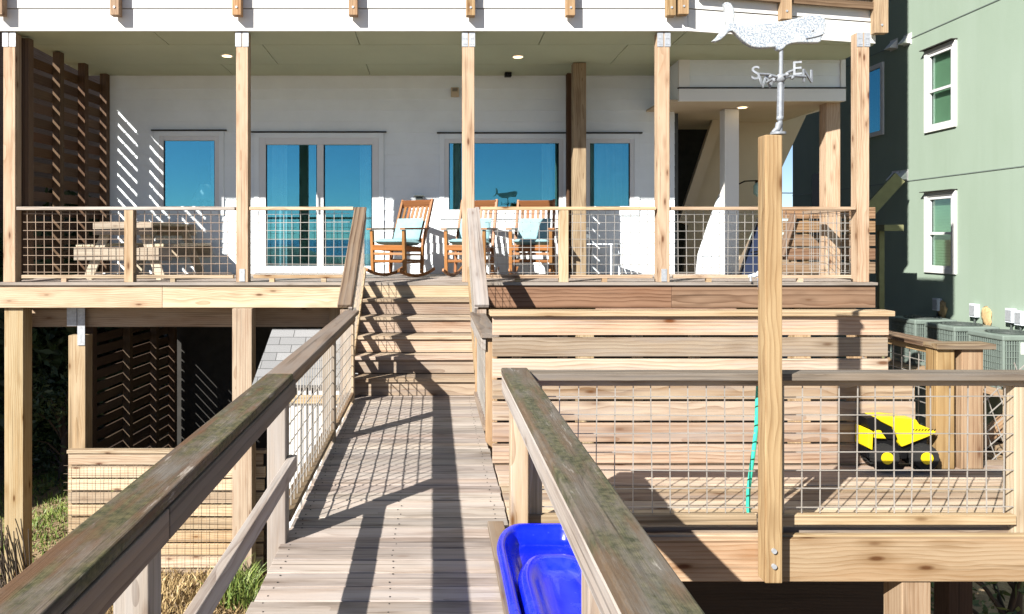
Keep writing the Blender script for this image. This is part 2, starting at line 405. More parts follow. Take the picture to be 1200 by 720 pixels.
# upper storeys (cast the long shade on the neighbour), lower level, room behind the glass
siding(-5.2, 5.95, 4.95, 15, 11.12, [], .165).build('upper_wall', M['siding'], house)
b = MB(); b.box(5.93, 5.95, 11.26, 24, 4.2, 15); b.box(-5.2, -5.18, 11.26, 24, 4.2, 15); b.box(-5.2, 5.95, 23.98, 24, 4.2, 15); b.box(-5.2, 5.95, 11.26, 24, 15, 15.1); b.build('side_wall', M['weather'], house)  # unseen shell; dark boards and extra height added to deepen shade next door
b = MB(); b.box(-5.2, 5.55, 9.75, 11.2, 4.155, 4.185); b.box(-5.2, 5.93, 11.27, 22, 4.155, 4.185); b.build('upper_floor', M['shade_dark_wall'], house)
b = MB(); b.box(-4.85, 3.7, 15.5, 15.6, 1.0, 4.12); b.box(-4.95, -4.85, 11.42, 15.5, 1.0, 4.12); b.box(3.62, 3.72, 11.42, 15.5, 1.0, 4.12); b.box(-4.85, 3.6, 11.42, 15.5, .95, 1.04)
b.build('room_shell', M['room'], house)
# trim, frames, panes
def window(kind, a, b_, c, d, mull=()):
    x0, x1, z0, z1 = wx(a), wx(b_), wz(d), wz(c); Y = WY
    t = MB(); tw = .075
    t.box(x0 - tw, x0, Y - .03, Y + .05, z0 - (0 if kind == 'sliding_door' else tw), z1 + tw); t.box(x1, x1 + tw, Y - .03, Y + .05, z0 - (0 if kind == 'sliding_door' else tw), z1 + tw)
    t.box(x0, x1, Y - .03, Y + .05, z1, z1 + tw)
    if kind == 'window': t.box(x0, x1, Y - .03, Y + .05, z0 - tw, z0)
    o = t.build(kind, M['siding'], house, .004)
    c_ = MB(); c_.box(x0 - tw - .04, x1 + tw + .04, Y - .05, Y + .01, z1 + tw + .002, z1 + tw + .022); c_.build('drip_cap', M['seam'], o)
    f = MB(); fw = .065 if kind == 'window' else .10; fb = fw if kind == 'window' else .11
    f.box(x0, x0 + fw, Y - .022, Y + .06, z0, z1); f.box(x1 - fw, x1, Y - .022, Y + .06, z0, z1)
    f.box(x0 + fw, x1 - fw, Y - .022, Y + .06, z1 - fw, z1); f.box(x0 + fw, x1 - fw, Y - .022, Y + .06, z0, z0 + fb)
    edges = [x0 + fw]
    for mx in mull: f.box(wx(mx) - .05, wx(mx) + .05, Y - .02, Y + .055, z0 + fb, z1 - fw); edges += [wx(mx) - .05, wx(mx) + .05]
    edges.append(x1 - fw); f.build('frame', M['vinyl'], o, .004)
    for p, q in zip(edges[::2], edges[1::2]):
        g = MB(); g.box(p, q, Y + .012 + (.015 if p > x0 + .5 else 0), Y + .018 + (.015 if p > x0 + .5 else 0), z0 + fb, z1 - fw); g.build('pane', M['glass'], o)
        r = MB()
        for (u0, u1, v0, v1) in ((p, p + .012, z0 + fb, z1 - fw), (q - .012, q, z0 + fb, z1 - fw)): r.box(u0, u1, Y + .003, Y + .011, v0, v1)
        r.build('gasket', M['black'], o)
    return o, x0, x1, z0, z1
def curtain(o, x0, x1, z0, z1, Y=11.46):
    b = MB(); n = int((x1 - x0) / .012); vs = []
    for i in range(n + 1):
        x = x0 + (x1 - x0) * i / n; y = Y + .035 * math.sin(x * 52) + .012 * math.sin(x * 131)
        vs += [(x, y, z0), (x, y, z1)]
    for k in (0, .004): b.quadset([(p[0], p[1] + k, p[2]) for p in vs], [(2 * i, 2 * i + 2, 2 * i + 3, 2 * i + 1) for i in range(n)], None, .5, True)
    b.build('curtain', M['curtain'], o)
o1 = window(*W[0]); curtain(o1[0], o1[1] + .72, o1[2], o1[3], o1[4])
o2 = window(*W[1], mull=(375.5,)); curtain(o2[0], o2[1] + .05, o2[1] + .38, 1.1, 3.1); curtain(o2[0], o2[2] - .30, o2[2] - .05, 1.1, 3.1)
b = MB(); b.box(wx(376) - .06, wx(376) - .04, WY - .07, WY - .045, 2.0, 2.3); b.build('handle', M['vinyl'], o2[0], .006)
o3 = window(*W[2]); curtain(o3[0], o3[1] + .07, o3[1] + .26, o3[3] + .02, o3[4]); curtain(o3[0], o3[2] - .30, o3[2] - .12, o3[3] + .02, o3[4])
o4 = window(*W[3]); curtain(o4[0], o4[1] + .05, o4[2] - .05, o4[3] - .2, o4[4])
# porch ceiling of wide painted panels with open seams
CZ0, CZ1 = 4.118, 4.055
def cz(y): return CZ0 + (CZ1 - CZ0) * (y - 9.05) / (WY - 9.05)
b = MB(); rows = [9.07, 9.66, 10.62, 11.28]
XA_ = PX(806, DY); XE_ = P(1026, 51, 9.63).x
cuts = [[-5.2, -3.4, -.95, 1.35, XA_], [-5.2, -2.2, .46, 2.5, XE_], [-5.2, -3.0, -.95, 2.0, XE_]]
for (ya, yb), cs in zip(zip(rows, rows[1:]), cuts):
    for xa, xb in zip(cs, cs[1:]):
        g = .005
        top = .03
        vs = [(xa + g, ya + g, cz(ya)), (xb - g, ya + g, cz(ya)), (xb - g, yb - g, cz(yb)), (xa + g, yb - g, cz(yb))]
        b.prism(vs, (0, 0, top))
b.prism([(XA_ + .005, 9.09, cz(9.09)), (XE_ - .03, 9.65, cz(9.65)), (XA_ + .005, 9.65, cz(9.65))], (0, 0, .03))
b.build('porch_ceiling', M['ceil'], house)
b = MB(); b.quadset([(-5.2, 9.1, cz(9.1) + .022), (XA_, 9.1, cz(9.1) + .022), (XE_ - .03, 9.68, cz(9.68) + .022), (XE_ - .03, 11.28, cz(11.28) + .022), (-5.2, 11.28, cz(11.28) + .022)], [(0, 1, 2, 3, 4)]); b.build('ceiling_backing', M['seam'], house)
for px, py in ((266, 66), (607, 67)):
    Y = 2.47 * F / (CY - py); x = PX(px, Y); z = cz(Y)
    b = MB(); b.cyl((x, Y, z - .004), (0, 0, 1), .085, .012, 24); o = b.build('downlight', M['white'], house)
    b = MB(); b.cyl((x, Y, z - .012), (0, 0, 1), .062, .006, 24); b.build('lens', M['bulb'], o)
# fascia: straight run, then the run that angles back
XA = PX(806, DY); e1 = P(1026, 51, 9.63); XE = e1.x
def fascia(p, q, nm):
    for z0, z1, pr, dz in ((4.113, 4.375, 0, 0), (4.385, 4.68, .012, 0), (4.69, 5.0, .024, 0)):
        b = MB(); d = (Vector(q) - Vector(p)).normalized(); nrm = Vector((d.y, -d.x, 0))
        b.beam(Vector((p[0], p[1], (z0 + z1) / 2)) + nrm * pr + Vector((0, .02, 0)), Vector((q[0], q[1], (z0 + z1) / 2)) + nrm * pr + Vector((0, .02, 0)), .03, z1 - z0); b.build('fascia_board', M['white'], house)
        if z1 < 5: 
            b = MB(); b.beam(Vector((p[0], p[1] + .025, z1 + .005)), Vector((q[0], q[1] + .025, z1 + .005)), .02, .012); b.build('fascia_joint', M['seam'], house)
fascia((-5.6, DY, 0), (XA, DY, 0), 'a'); fascia((XA + .003, DY, 0), (XE, 9.63, 0), 'b')
b = MB(); b.prism([(-5.6, 9.09, 4.93), (XA, 9.09, 4.93), (XE - .02, 9.66, 4.93), (XE - .02, 11.1, 4.93), (-5.6, 11.1, 4.93)], (0, 0, .04)); b.build('balcony_floor', M['weather'], house)
def dangle(px, py, x2=None, Y=DY, w_=.105):
    b = MB(); x = PX(px, Y); b.box(x - w_ / 2, x + w_ / 2, Y - .135, Y - .032, PZ(py, Y), 5.9); o = b.build('balcony_post', M['pine_orange'], house, .004)
    b = MB(); b.cyl((x, Y - .138, PZ(py - 9, Y)), (0, 1, 0), .014, .012, 8); b.build('bolt', M['galv'], o)
for px, py in ((139.5, 21.5), (280.5, 21.5), (415, 21.5), (551, 22), (666.5, 22), (783, 22), (797, 20.5), (5, 21)): dangle(px, py, w_=.105 if px != 797 else .12)
dangle(916, 26, Y=9.34, w_=.13); dangle(1026, 42, Y=9.62, w_=.17)
b = MB(); d = Vector((XE - XA, .58, 0)).normalized()
b.beam((XA + .1, DY - .05, 4.56), (XE, 9.56, 4.56), .04, .09); b.beam((XA + .1, DY - .05, 4.71), (XE, 9.56, 4.71), .04, .14); b.build('balcony_rail', M['pine_brown'], house)
# porch posts
for i, px in enumerate((10.5, 283.5, 549, 778, 1012)):
    x = PX(px, DY + .03); b = MB(); b.box(x - .073, x + .073, DY + .035, DY + .178, DECK, 4.105, tone=.6); o = b.build('porch_post', M['pine'], house, .006)
    b = MB(); b.box(x - .08, x - .008, DY + .028, DY + .034, 3.93, 4.10); b.box(x + .008, x + .08, DY + .028, DY + .034, 3.93, 4.10)
    for sx in (-.055, -.03, .03, .055):
        for sz in (3.96, 4.03): b.cyl((x + sx, DY + .026, sz), (0, 1, 0), .007, .006, 6)
    b.build('post_bracket', M['galv'], o)
    if i in (1, 3): b = MB(); b.box(x - .03, x + .035, DY + .027, DY + .034, DECK + .01, DECK + .16); b.build('post_bracket', M['galv'], o)
# second row post by the right-hand stair, bulkhead, column, stair underside
Y2 = 10.55; x = PX(976.5, Y2); b = MB(); b.box(x - .10, x + .10, Y2, Y2 + .19, DECK, 4.07); b.build('porch_post', M['pine'], house, .006)
BY = 10.40
b = siding(PX(808, BY), PX(984, BY), PZ(103, BY), 4.09, BY, [], .17); b.build('bulkhead', M['siding'], house)
b = MB(); b.box(PX(795, BY), PX(990, BY), BY - .03, BY + .02, PZ(119, BY), PZ(104.5, BY)); b.box(PX(795, BY), PX(808, BY) - .003, BY - .026, BY + .02, PZ(103, BY), 4.085); b.box(PX(984, BY) + .003, PX(990, BY), BY - .026, BY + .02, PZ(103, BY), 4.085)
b.build('bulkhead_trim', M['white'], house, .003)
b = MB(); b.box(PX(794, BY), PX(990.5, BY), BY - .045, BY + .01, PZ(104.3, BY), PZ(103, BY)); b.build('drip_cap', M['seam'], house)
b = MB(); b.box(PX(795, BY) + .002, PX(795, BY) + .05, BY + .025, WY + .2, PZ(118, BY), 4.1); b.box(PX(990, BY) - .05, PX(990, BY) - .002, BY + .025, WY + .2, PZ(118, BY), 4.1); b.build('bulkhead_side', M['siding'], house)
zS = PZ(119, BY)
b = MB(); b.box(PX(795, BY) - .2, PX(990, BY), BY + .03, 13.2, zS + .004, zS + .03); b.build('entry_soffit', M['tan'], house)
Yl = 10.85; xl = PX(870, Yl); b = MB(); b.cyl((xl, Yl, zS - .001), (0, 0, 1), .085, .012, 24); o = b.build('downlight', M['white'], house); b = MB(); b.cyl((xl, Yl, zS - .009), (0, 0, 1), .062, .006, 24); b.build('lens', M['bulb'], o)
CYc = 11.0; b = MB(); b.box(PX(849.5, CYc), PX(866, CYc), CYc, CYc + .2, DECK, zS); b.build('entry_column', M['white'], house, .004)
yb = 12.3; pts = [(812, 236), (843, 120), (985, 120), (969, 128), (945, 135), (900, 232), (852, 335), (800, 335), (806, 262)]
b = MB(); b.prism([P(x, y, yb) for x, y in pts], (0, .1, 0)); b.build('stair_side', M['tan'], house)
b = MB(); b.beam(P(841, 138, 12.1), P(800, 262, 12.1), .16, .10, up=(0, 1, 0)); b.build('stair_stringer', M['tan'], house)
b = MB(); b.prism([P(778, 120, 13.1), P(850, 120, 13.1), P(850, 340, 13.1), P(778, 340, 13.1)], (0, .1, 0)); b.build('entry_back', M['shade_dark_wall'], house)  # near-black sheet in place of the recess's own shade
b = siding(PX(816, 11.24), PX(850, 11.24), DECK - .02, PZ(226, 11.24), 11.24, [], .165)
# cheek wall with the raking edge of the stair
rk = MB(); q = [(817.5, 321), (850, 321), (850, 227), (845, 227), (832, 262), (820, 298)]; rk.prism([P(x, y, 11.24) for x, y in q], (0, .09, 0))
for i in range(6):
    z = DECK + .10 + i * .165; py = CY - (z - EYE) * F / 11.24; xl_ = 845 - (py - 227) * (25 / 71) if py < 298 else 819
    rk.box(PX(xl_ + 2, 11.24), PX(849, 11.24), 11.225, 11.238, z, z + .15, tone=.5)
rk.build('stair_cheek', M['siding'], house)
# small fittings on the wall
b = MB(); x, z = wx(533), wz(109); b.box(x - .06, x + .06, WY - .07, WY - .016, z - .07, z + .07); o = b.build('wall_box', M['tan'], house, .008)
b = MB()
for i in range(4): b.box(x - .04, x + .04, WY - .073, WY - .068, z + .01 + i * .012, z + .016 + i * .012)
b.build('louvre', M['seam'], o)
b = MB(); x, z = wx(594), cz(11.1) - .03; b.box(x - .05, x + .05, 11.05, 11.16, z - .03, z + .03); b.cyl((x, 11.04, z), (0, 1, 0), .02, .03, 12); b.build('security_camera', M['black'], house, .008)
b = MB(); x, z = wx(491), wz(233); b.box(x - .05, x + .05, WY - .06, WY - .016, z - .05, z + .02); b.box(x - .075, x + .075, WY - .10, WY - .016, z + .028, z + .045); b.build('outlet_cover', M['ac_dark'], house, .006)
lp = thing('wall_lantern', 'small greenish glass wall lantern beside the entry column', 'lantern', P(889, 222, 11.3))
b = MB(); c = P(889, 222, 11.3); b.tube([c + Vector((0, 0, -.11)), c + Vector((0, 0, -.06)), c + Vector((0, 0, .05)), c + Vector((0, 0, .10))], [.03, .075, .075, .04], 12); b.build('lamp_glass', M['glow_glass'], lp)
b = MB(); b.tube([c + Vector((0, 0, .10)), c + Vector((0, 0, .14))], [.06, .02], 12); b.tube([c + Vector((0, 0, .13)), c + Vector((0, .5, .16)), c + Vector((0, 1.0, .1))], .012, 6); b.build('lamp_arm', M['black'], lp)
# table lamp seen through the left window
lm = thing('table_lamp', 'white table lamp shade showing behind the left porch window', 'lamp', (wx(226), 11.85, 1.05))
b = MB(); c = Vector((wx(227), 11.85, 2.22)); b.tube([c, c + Vector((0, 0, .24))], [.19, .08], 16, cap=False); b.build('lamp_shade', M['paper'], lm)
b = MB(); b.tube([c + Vector((0, 0, .05)), c - Vector((0, 0, .5))], [.02, .05], 10); b.box(c.x - .2, c.x + .2, 11.75, 12.05, 1.05, 1.72); b.build('lamp_base', M['white'], lm)

# under the house: enclosure wall, added near-black to make the space dark
b = MB(); b.box(-4.25, 5.3, 12.45, 12.55, -2.7, .78); b.box(-4.25, -4.15, 12.56, 20, -2.7, .78); b.box(5.2, 5.3, 12.56, 20, -2.7, .78); b.box(-4.15, 5.2, 19.9, 20, -2.7, .78); b.build('lower_wall', M['shade_dark_wall'], house)

nh = thing('neighbour_house', 'dark shaded neighbouring house wall glimpsed left of the porch behind the slats', 'building', (-13, 15, -2.6))
siding(-18, -9.0, -2.7, 9, 8.5, [], .165).build('wall', M['siding'], nh)
b = MB(); b.box(-9.1, -9.0, 8.63, 40, -2.7, 9); b.box(-18, -9, 8.63, 40, 9.0, 9.1); b.box(-18, -17.9, 8.63, 40, -2.7, 9); b.box(-17.9, -9.1, 39.9, 40, -2.7, 9); b.build('side_wall', M['weather'], nh)

# ---------------------------------------------------------------- porch deck
deck = thing('porch_deck', 'raised timber porch deck with pale pine rim boards on square piles', 'deck', (0, DY, -2.5))
b = MB(); y = 9.02
while y < 11.24:
    b.box(-5.25, 5.34, y, y + .137, DECK - .034, DECK, None); y += .143
b.build('deck_boards', M['walk'], deck, .003)
for x0, x1, mt in ((-5.25, PX(190, DY), 'pine_pale'), (PX(190, DY) + .003, -.90, 'pine_pale'), (-.895, .46, 'pine_pale'), (.55, PX(787, DY), 'pine_brown'), (PX(787, DY) + .003, PX(1026, DY), 'pine_brown')):
    b = MB(); b.box(x0, x1, DY, DY + .04, .775, 1.042); b.build('rim_board', M[mt], deck, .004)
b = MB(); x = -5.1
while x < 5.3: b.box(x - .02, x + .02, DY + .05, 12.3, .80, 1.04); x += .41
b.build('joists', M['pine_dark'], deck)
b = MB(); b.box(-5.2, 5.3, 9.42, 9.56, .50, .795); b.build('girder', M['pine'], deck)
for (px0, px1, Y, top) in ((5, 27, 9.1, .77), (272, 295, 8.98, .77)):
    b = MB(); x0, x1 = PX(px0, Y), PX(px1, Y); b.box(x0, x1, Y, Y + .21, -2.9, top); b.build('pile', M['pine_pale'], deck, .006)
b = MB(); x0, x1 = PX(80, 9.36), PX(100, 9.36); b.box(x0, x1, 9.36, 9.56, -2.9, .40); o = b.build('pile', M['pine'], deck, .006)
b = MB(); b.box(x0 + .12, x1, 9.345, 9.357, .28, .79); b.box(x0 - .01, x0 + .11, 9.345, 9.357, .52, .79)
b.build('strap_bracket', M['galv'], o)
for x in (-1.2, 1.9, 4.6):
    b = MB(); b.box(x - .1, x + .1, 9.35, 9.55, -2.9, .79); b.build('pile', M['pine'], deck, .006)

# ---------------------------------------------------------------- porch railings
def porch_rail(px0, px1, midpx, label, mats=('pine', 'wire')):
    Y = DY + .10; x0, x1 = PX(px0, DY + .03), PX(px1, DY + .03)
    r = thing('porch_railing', label, 'railing', ((x0 + x1) / 2, Y, DECK), 'wire railings along the porch deck')
    b = MB(); b.box(x0, x1, Y - .07, Y + .07, DECK + .875, DECK + .913); b.build('top_rail', M[mats[0]], r, .004)
    b = MB(); b.box(x0 + .04, x1 - .03, Y - .03, Y + .03, DECK + .045, DECK + .085); b.build('bottom_rail', M['pine'], r, .003)
    b = MB(); b.mesh_panel((x0 + .05, Y, DECK + .085), (1, 0, 0), (0, 0, 1), x1 - x0 - .1, .78, .1016, .006); b.build('wire_mesh', M[mats[1]], r)
    for mp in midpx:
        xm = PX(mp, DY + .03); b = MB(); b.box(xm - .055, xm + .055, Y - .065, Y + .045, DECK, DECK + .872); b.build('rail_post', M['pine'], r, .004)
    b = MB(); n = max(2, int((x1 - x0) / 1.1))
    for i in range(n):
        xx = x0 + (i + .42) * (x1 - x0) / n; b.box(xx - .03, xx + .03, Y - .03, Y + .03, DECK, DECK + .044)
    b.build('rail_block', M['pine'], r)
    return r
porch_rail(19, 275, (150.5,), 'first wire railing bay with white weathered top rail in front of the picnic table', ('peeled', 'rwire'))
porch_rail(292, 414, (), 'short wire railing bay in front of the sliding glass door')
porch_rail(564, 769, (661,), 'wire railing bay in front of the third rocking chair and the white chair')
porch_rail(787, 1003, (), 'right end wire railing bay in front of the sunlit stair cheek and stacked boards')
# side return at the right-hand end
r = thing('side_railing', 'short wire railing returning back from the right corner of the porch', 'railing', (5.3, 9.9, DECK))
b = MB(); b.box(5.2, 5.33, DY + .19, 10.6, DECK + .877, DECK + .915); b.build('top_rail', M['pine'], r)
b = MB(); b.mesh_panel((5.27, DY + .2, DECK + .085), (0, 1, 0), (0, 0, 1), 1.3, .78, .1016, .004); b.build('wire_mesh', M['wire'], r)

# ---------------------------------------------------------------- slatted screens
def screen(name, label, p, q, z0, z1, pitch, posts, slat='slat', post='slat', sh=.14, pw=.10, inner=1):
    p = Vector(p); q = Vector(q); d = (q - p).normalized(); nrm = Vector((d.y, -d.x, 0)) * inner
    s_ = thing(name, label, 'slatted screen', ((p + q) / 2).to_tuple()[:2] + (z0,))
    b = MB(); z = z0 + .05
    while z + sh < z1:
        b.beam(p + Vector((0, 0, z + sh / 2)) , q + Vector((0, 0, z + sh / 2)), .025, sh); z += pitch
    b.build('slat_panel', M[slat], s_)
    for t in posts:
        c = p + (q - p) * t + nrm * (pw / 2 + .014); b = MB(); b.beam((c.x, c.y, z0), (c.x, c.y, z1), pw, pw, up=tuple(d)); b.build('screen_post', M[post], s_)
screen('privacy_screen', 'dark brown slatted privacy screen closing the left end of the porch', (-5.10, 9.27, 0), (wx(121) , 11.26, 0), DECK + .02, 4.08, .188, (.02, .36, .67, .97), sh=.118)
# divider between the picture window and the small right window
dv = thing('porch_divider', 'slatted timber divider standing edge-on between the picture window and right window', 'slatted screen', (2.05, 10.9, DECK))
b = MB(); z = DECK + .05
while z < 3.95: b.box(2.075, 2.10, 10.52, 11.25, z, z + .14); z += .188
b.build('slat_panel', M['slat'], dv)
b = MB(); x = PX(679.5, 10.5); b.box(x - .09, x + .09, 10.5, 10.66, DECK, 4.07); b.build('screen_post', M['pine_orange'], dv, .005)
b = MB(); x = PX(669, 11.1); b.box(x - .05, x + .05, 11.13, 11.24, DECK, 4.06); b.build('screen_post', M['slat'], dv)
# screen below the deck, shade put into its dark slat colour
screen('under_deck_screen', 'dark slatted screen below the deck behind the bracketed pile', (-4.48, 9.60, 0), (-4.30, 12.3, 0), -2.7, .48, .16, (.03, .40, .72, .97), slat='slat_shade_tint', post='slat_shade_tint', sh=.115)
# low plank wall with wire in front, beside the third pile
pw = thing('plank_wall', 'low pale plank wall with wire fencing on its face between the deck piles', 'wall', (-3.3, 9.2, -2.5))
b = MB(); z = PZ(528, 9.2); x0, x1 = PX(78, 9.2), PX(312, 9.2)
b.box(x0, x1, 9.2, 9.30, z - .04, z)
z -= .05
while z > -2.8:
    b.box(x0 + .01, x1 - random.uniform(0, .05), 9.22, 9.255, z - .132, z); z -= .158
b.build('plank', M['pine_pale'], pw, .003)
b = MB()
for x in (x0 + .05, -3.3, -2.3): b.box(x - .05, x + .05, 9.26, 9.36, -2.9, PZ(530, 9.2))
b.build('wall_post', M['pine'], pw)
b = MB(); b.mesh_panel((x0 - .03, 9.19, -2.7), (1, 0, 0), (0, 0, 1), x1 - x0, 1.55, .10, .003); b.build('wire_mesh', M['rwire'], pw)

# ---------------------------------------------------------------- little shingled enclosure left of the boardwalk
sh_ = thing('shower_enclosure', 'small outdoor enclosure with grey shingle roof and white vertical pickets beside the boardwalk', 'shed', (-1.5, 8.6, -2.5))
a0, a1 = P(319, 386, 8.95), P(418, 386, 8.95); e0, e1_ = P(295, 452, 8.25), P(420, 452, 8.25)
b = MB(); L = (e0 - a0).length
b.quadset([a0, a1, e1_, e0], [(0, 1, 2, 3)], [Vector((a0.x, L, 0)), Vector((a1.x, L, 0)), Vector((e1_.x, 0, 0)), Vector((e0.x, 0, 0))], .5)
dn = Vector((0, .02, -.03))
b.quadset([a0 + dn, a1 + dn, e1_ + dn, e0 + dn], [(3, 2, 1, 0)], None, .5)
b.quadset([a0, e0, e0 + dn, a0 + dn], [(0, 1, 2, 3)], None, .5); b.quadset([e0, e1_, e1_ + dn, e0 + dn], [(0, 1, 2, 3)], None, .5)
b.build('roof', M['shingle'], sh_)
b = MB(); x = PX(322, 8.33)
while x < -1.0:
    b.box(x, x + .036, 8.32, 8.345, -2.6, e0.z - .02); x += .062
b.build('picket_panel', M['white'], sh_)
b = MB(); zr = PZ(468, 8.3); b.box(PX(321, 8.3), -.98, 8.28, 8.318, zr - .045, zr + .045); b.build('cross_rail', M['pine_pale'], sh_, .003)
b = MB(); b.box(PX(330, 8.6), -1.02, 8.6, 8.63, -2.6, -.2); b.build('back_panel', M['white'], sh_)

# ---------------------------------------------------------------- stairs from the boardwalk up to the porch
st = thing('porch_stairs', 'straight timber stairs of five treads rising from the boardwalk to the porch deck', 'stairs', (-.2, 8.3, 0))
SX0, SX1 = -.845, .445
for k in range(1, 6):
    Yk = DY - .28 * k; zk = DECK - .18 * k
    b = MB(); b.box(SX0, SX1, Yk, Yk + .135, zk - .036, zk); b.box(SX0, SX1, Yk + .14, Yk + .278, zk - .036, zk); b.build('tread', M['pine_plank'], st, .004)
    b = MB(); b.box(SX0 + .004, SX1 - .004, Yk + .03, Yk + .055, zk - .18 + .002, zk - .038); b.build('riser', M['pine_plank'], st, .003)
b = MB(); b.box(SX0 + .004, SX1 - .004, DY - .003 - .025, DY - .003, DECK - .18 + .002, DECK - .038); b.build('riser', M['pine_pale'], st, .003)
for x in (SX0 - .022, SX1 + .022):
    b = MB(); b.prism([(x - .018, 7.60, -.02), (x - .018, 7.60, .16), (x - .018, 9.04, 1.08), (x - .018, 9.04, .74), (x - .018, 7.9, -.02)], (.036, 0, 0)); b.build('stringer', M['pine_plank'], st)

def stair_guard(xc, inner, label, mat):
    g = thing('stair_guard', label, 'handrail', (xc, 8.3, .5), 'sloping guards either side of the porch stairs')
    p, q = Vector((xc, 7.48, .935)), Vector((xc, 9.12, 1.975))
    b = MB(); b.beam(p, q, .145, .04); b.build('handrail_cap', M[mat], g, .005)
    xi = xc + inner * .055; dz = Vector((0, 0, -.07))
    b = MB(); b.beam(Vector((xi, 7.5, .88)), Vector((xi, 9.08, 1.88)), .038, .09); b.build('apron_rail', M['peeled'], g, .003)
    b = MB(); b.beam(Vector((xi, 7.52, .27)), Vector((xi, 9.05, 1.24)), .038, .07); b.build('bottom_rail', M['pine'], g)
    b = MB(); n = 16; d = Vector((0, 1.53, .97))
    b.mesh_panel((xi - inner * .0, 7.54, .27), (0, 1.5, .965), (0, 0, 1), 1.76, .62, .12, .0038, .04, .08); b.build('wire_mesh', M['wire'], g)
    for y, z0, z1 in ((7.52, -.03, .90), (9.08, .75, 1.88)):
        b = MB(); b.box(xc - .045, xc + .045, y - .045, y + .045, z0, z1); b.build('newel_post', M['pine_plank'], g, .004)
    return g
stair_guard(-.885, 1, 'sloping brown weathered guard on the left side of the porch stairs', 'weather_brown')
stair_guard(.482, -1, 'sloping pale guard on the right side of the porch stairs', 'peeled')

# ---------------------------------------------------------------- boardwalk railings
r = thing('boardwalk_railing', 'long left boardwalk railing with mossy flat cap and wire panel near the stairs', 'railing', (-.81, 2, 0))
for y0, y1, mt in ((-6, -2, 'mossy'), (-1.997, 3.96, 'mossy'), (3.963, 7.46, 'weather')):
    b = MB(); b.box(-.882, -.740, y0, y1, .858, .896); b.build('cap', M[mt], r, .006)
for y0, y1 in ((-6, 2.1), (2.104, 4.03)):
    b = MB(); b.box(-.776, -.738, y0, y1, .762, .852); b.build('apron_rail', M['weather'], r, .004)
b = MB(); b.box(-.80, -.765, 4.06, 7.36, .80, .853); b.build('apron_rail', M['pine_brown'], r, .003)
for y in (-4, -2, 0, 2.10, 4.0, 5.95, 7.36):
    b = MB(); b.box(-.876, -.778, y - .05, y + .05, -.75, .856); b.build('rail_post', M['peeled' if y < 5 else 'pine_plank'], r, .005)
b = MB(); b.box(-.776, -.734, -6, 4.04, .358, .446); b.build('mid_rail', M['peeled'], r, .004)
b = MB(); b.box(-.862, -.772, 4.06, 5.89, .075, .112); b.box(-.862, -.772, 6.01, 7.30, .075, .112); b.build('bottom_rail', M['weather_brown'], r, .004)
b = MB(); b.mesh_panel((-.80, 4.05, .112), (0, 1, 0), (0, 0, 1), 3.3, .72, .1016, .006, .06, .06); b.build('wire_mesh', M['wire'], r)

r = thing('boardwalk_railing', 'near right boardwalk railing with green mossy cap and peeling side board above the blue tub', 'railing', (.44, 1, 0))
for y0, y1 in ((-6, -1.2), (-1.197, 4.13)):
    b = MB(); b.box(.372, .516, y0, y1, .858, .898); b.build('cap', M['mossy'], r, .007)
b = MB(); b.box(.374, .412, -6, 4.12, .762, .853); b.build('apron_rail', M['peeled'], r, .005)
for y in (-4, -2, 0, 2.06, 4.07):
    b = MB(); b.box(.414, .508, y - .048, y + .048, -.75, .856); b.build('rail_post', M['pine_plank'], r, .005)
b = MB(); b.box(.300, .388, -.5, 4.17, .003, .04); b.build('kerb_board', M['weather_brown'], r, .004)

r = thing('boardwalk_railing', 'short capped right railing between the side deck and the foot of the stairs', 'railing', (.44, 6.8, 0))
b = MB(); b.box(.372, .516, 5.88, 7.60, .826, .864); b.build('cap', M['weather'], r, .005)
b = MB(); b.box(.374, .412, 5.9, 7.55, .73, .822); b.build('apron_rail', M['peeled'], r, .004)
for y in (5.97, 7.45):
    b = MB(); b.box(.414, .504, y - .047, y + .047, -.6, .824); b.build('rail_post', M['pine_orange'], r, .005)
b = MB(); b.box(.40, .47, 6.05, 7.4, .06, .10); b.build('bottom_rail', M['pine_plank'], r)
b = MB(); b.mesh_panel((.43, 6.0, .1), (0, 1, 0), (0, 0, 1), 1.4, .66); b.build('wire_mesh', M['wire'], r)

# ---------------------------------------------------------------- side deck (platform on the right)
sdk = thing('side_deck', 'low timber side deck right of the boardwalk with a heavy front beam', 'deck', (2, 4.7, 0))
b = MB(); y = 4.185
while y < 5.34:
    b.box(.432 + random.uniform(0, .006), 4.3, y, y + .137, -.037, random.uniform(-.003, 0)); y += .143
b.build('deck_boards', M['pine_plank'], sdk, .003)
for x0, x1 in ((.52, 1.80), (1.803, 4.4)):
    b = MB(); b.box(x0, x1, 4.055, 4.095, -.247, -.018); b.box(x0, x1, 4.10, 4.138, -.247, -.012); b.build('front_beam', M['pine'], sdk, .005)
b = MB()
for i in range(10): b.box(.6 + i * .4 - .02, .6 + i * .4 + .02, 4.15, 5.6, -.25, -.04)
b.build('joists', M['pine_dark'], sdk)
b = MB(); b.box(.5, 3.45, 5.62, 5.66, -2.8, -.26); b.build('added_shade_panel', M['slat_shade_tint'], sdk)  # added dark sheet, imitates the deep shade under the side deck
for px0, px1, Y in ((1057, 1091, 4.07), (742, 770, 5.0), (1112, 1140, 5.6)):
    b = MB(); x0, x1 = PX(px0, Y), PX(px1, Y); b.box(x0, x1, Y, Y + .17, -2.9, -.25); b.build('pile', M['pine' if Y < 5 else 'pine_dark'], sdk, .005)

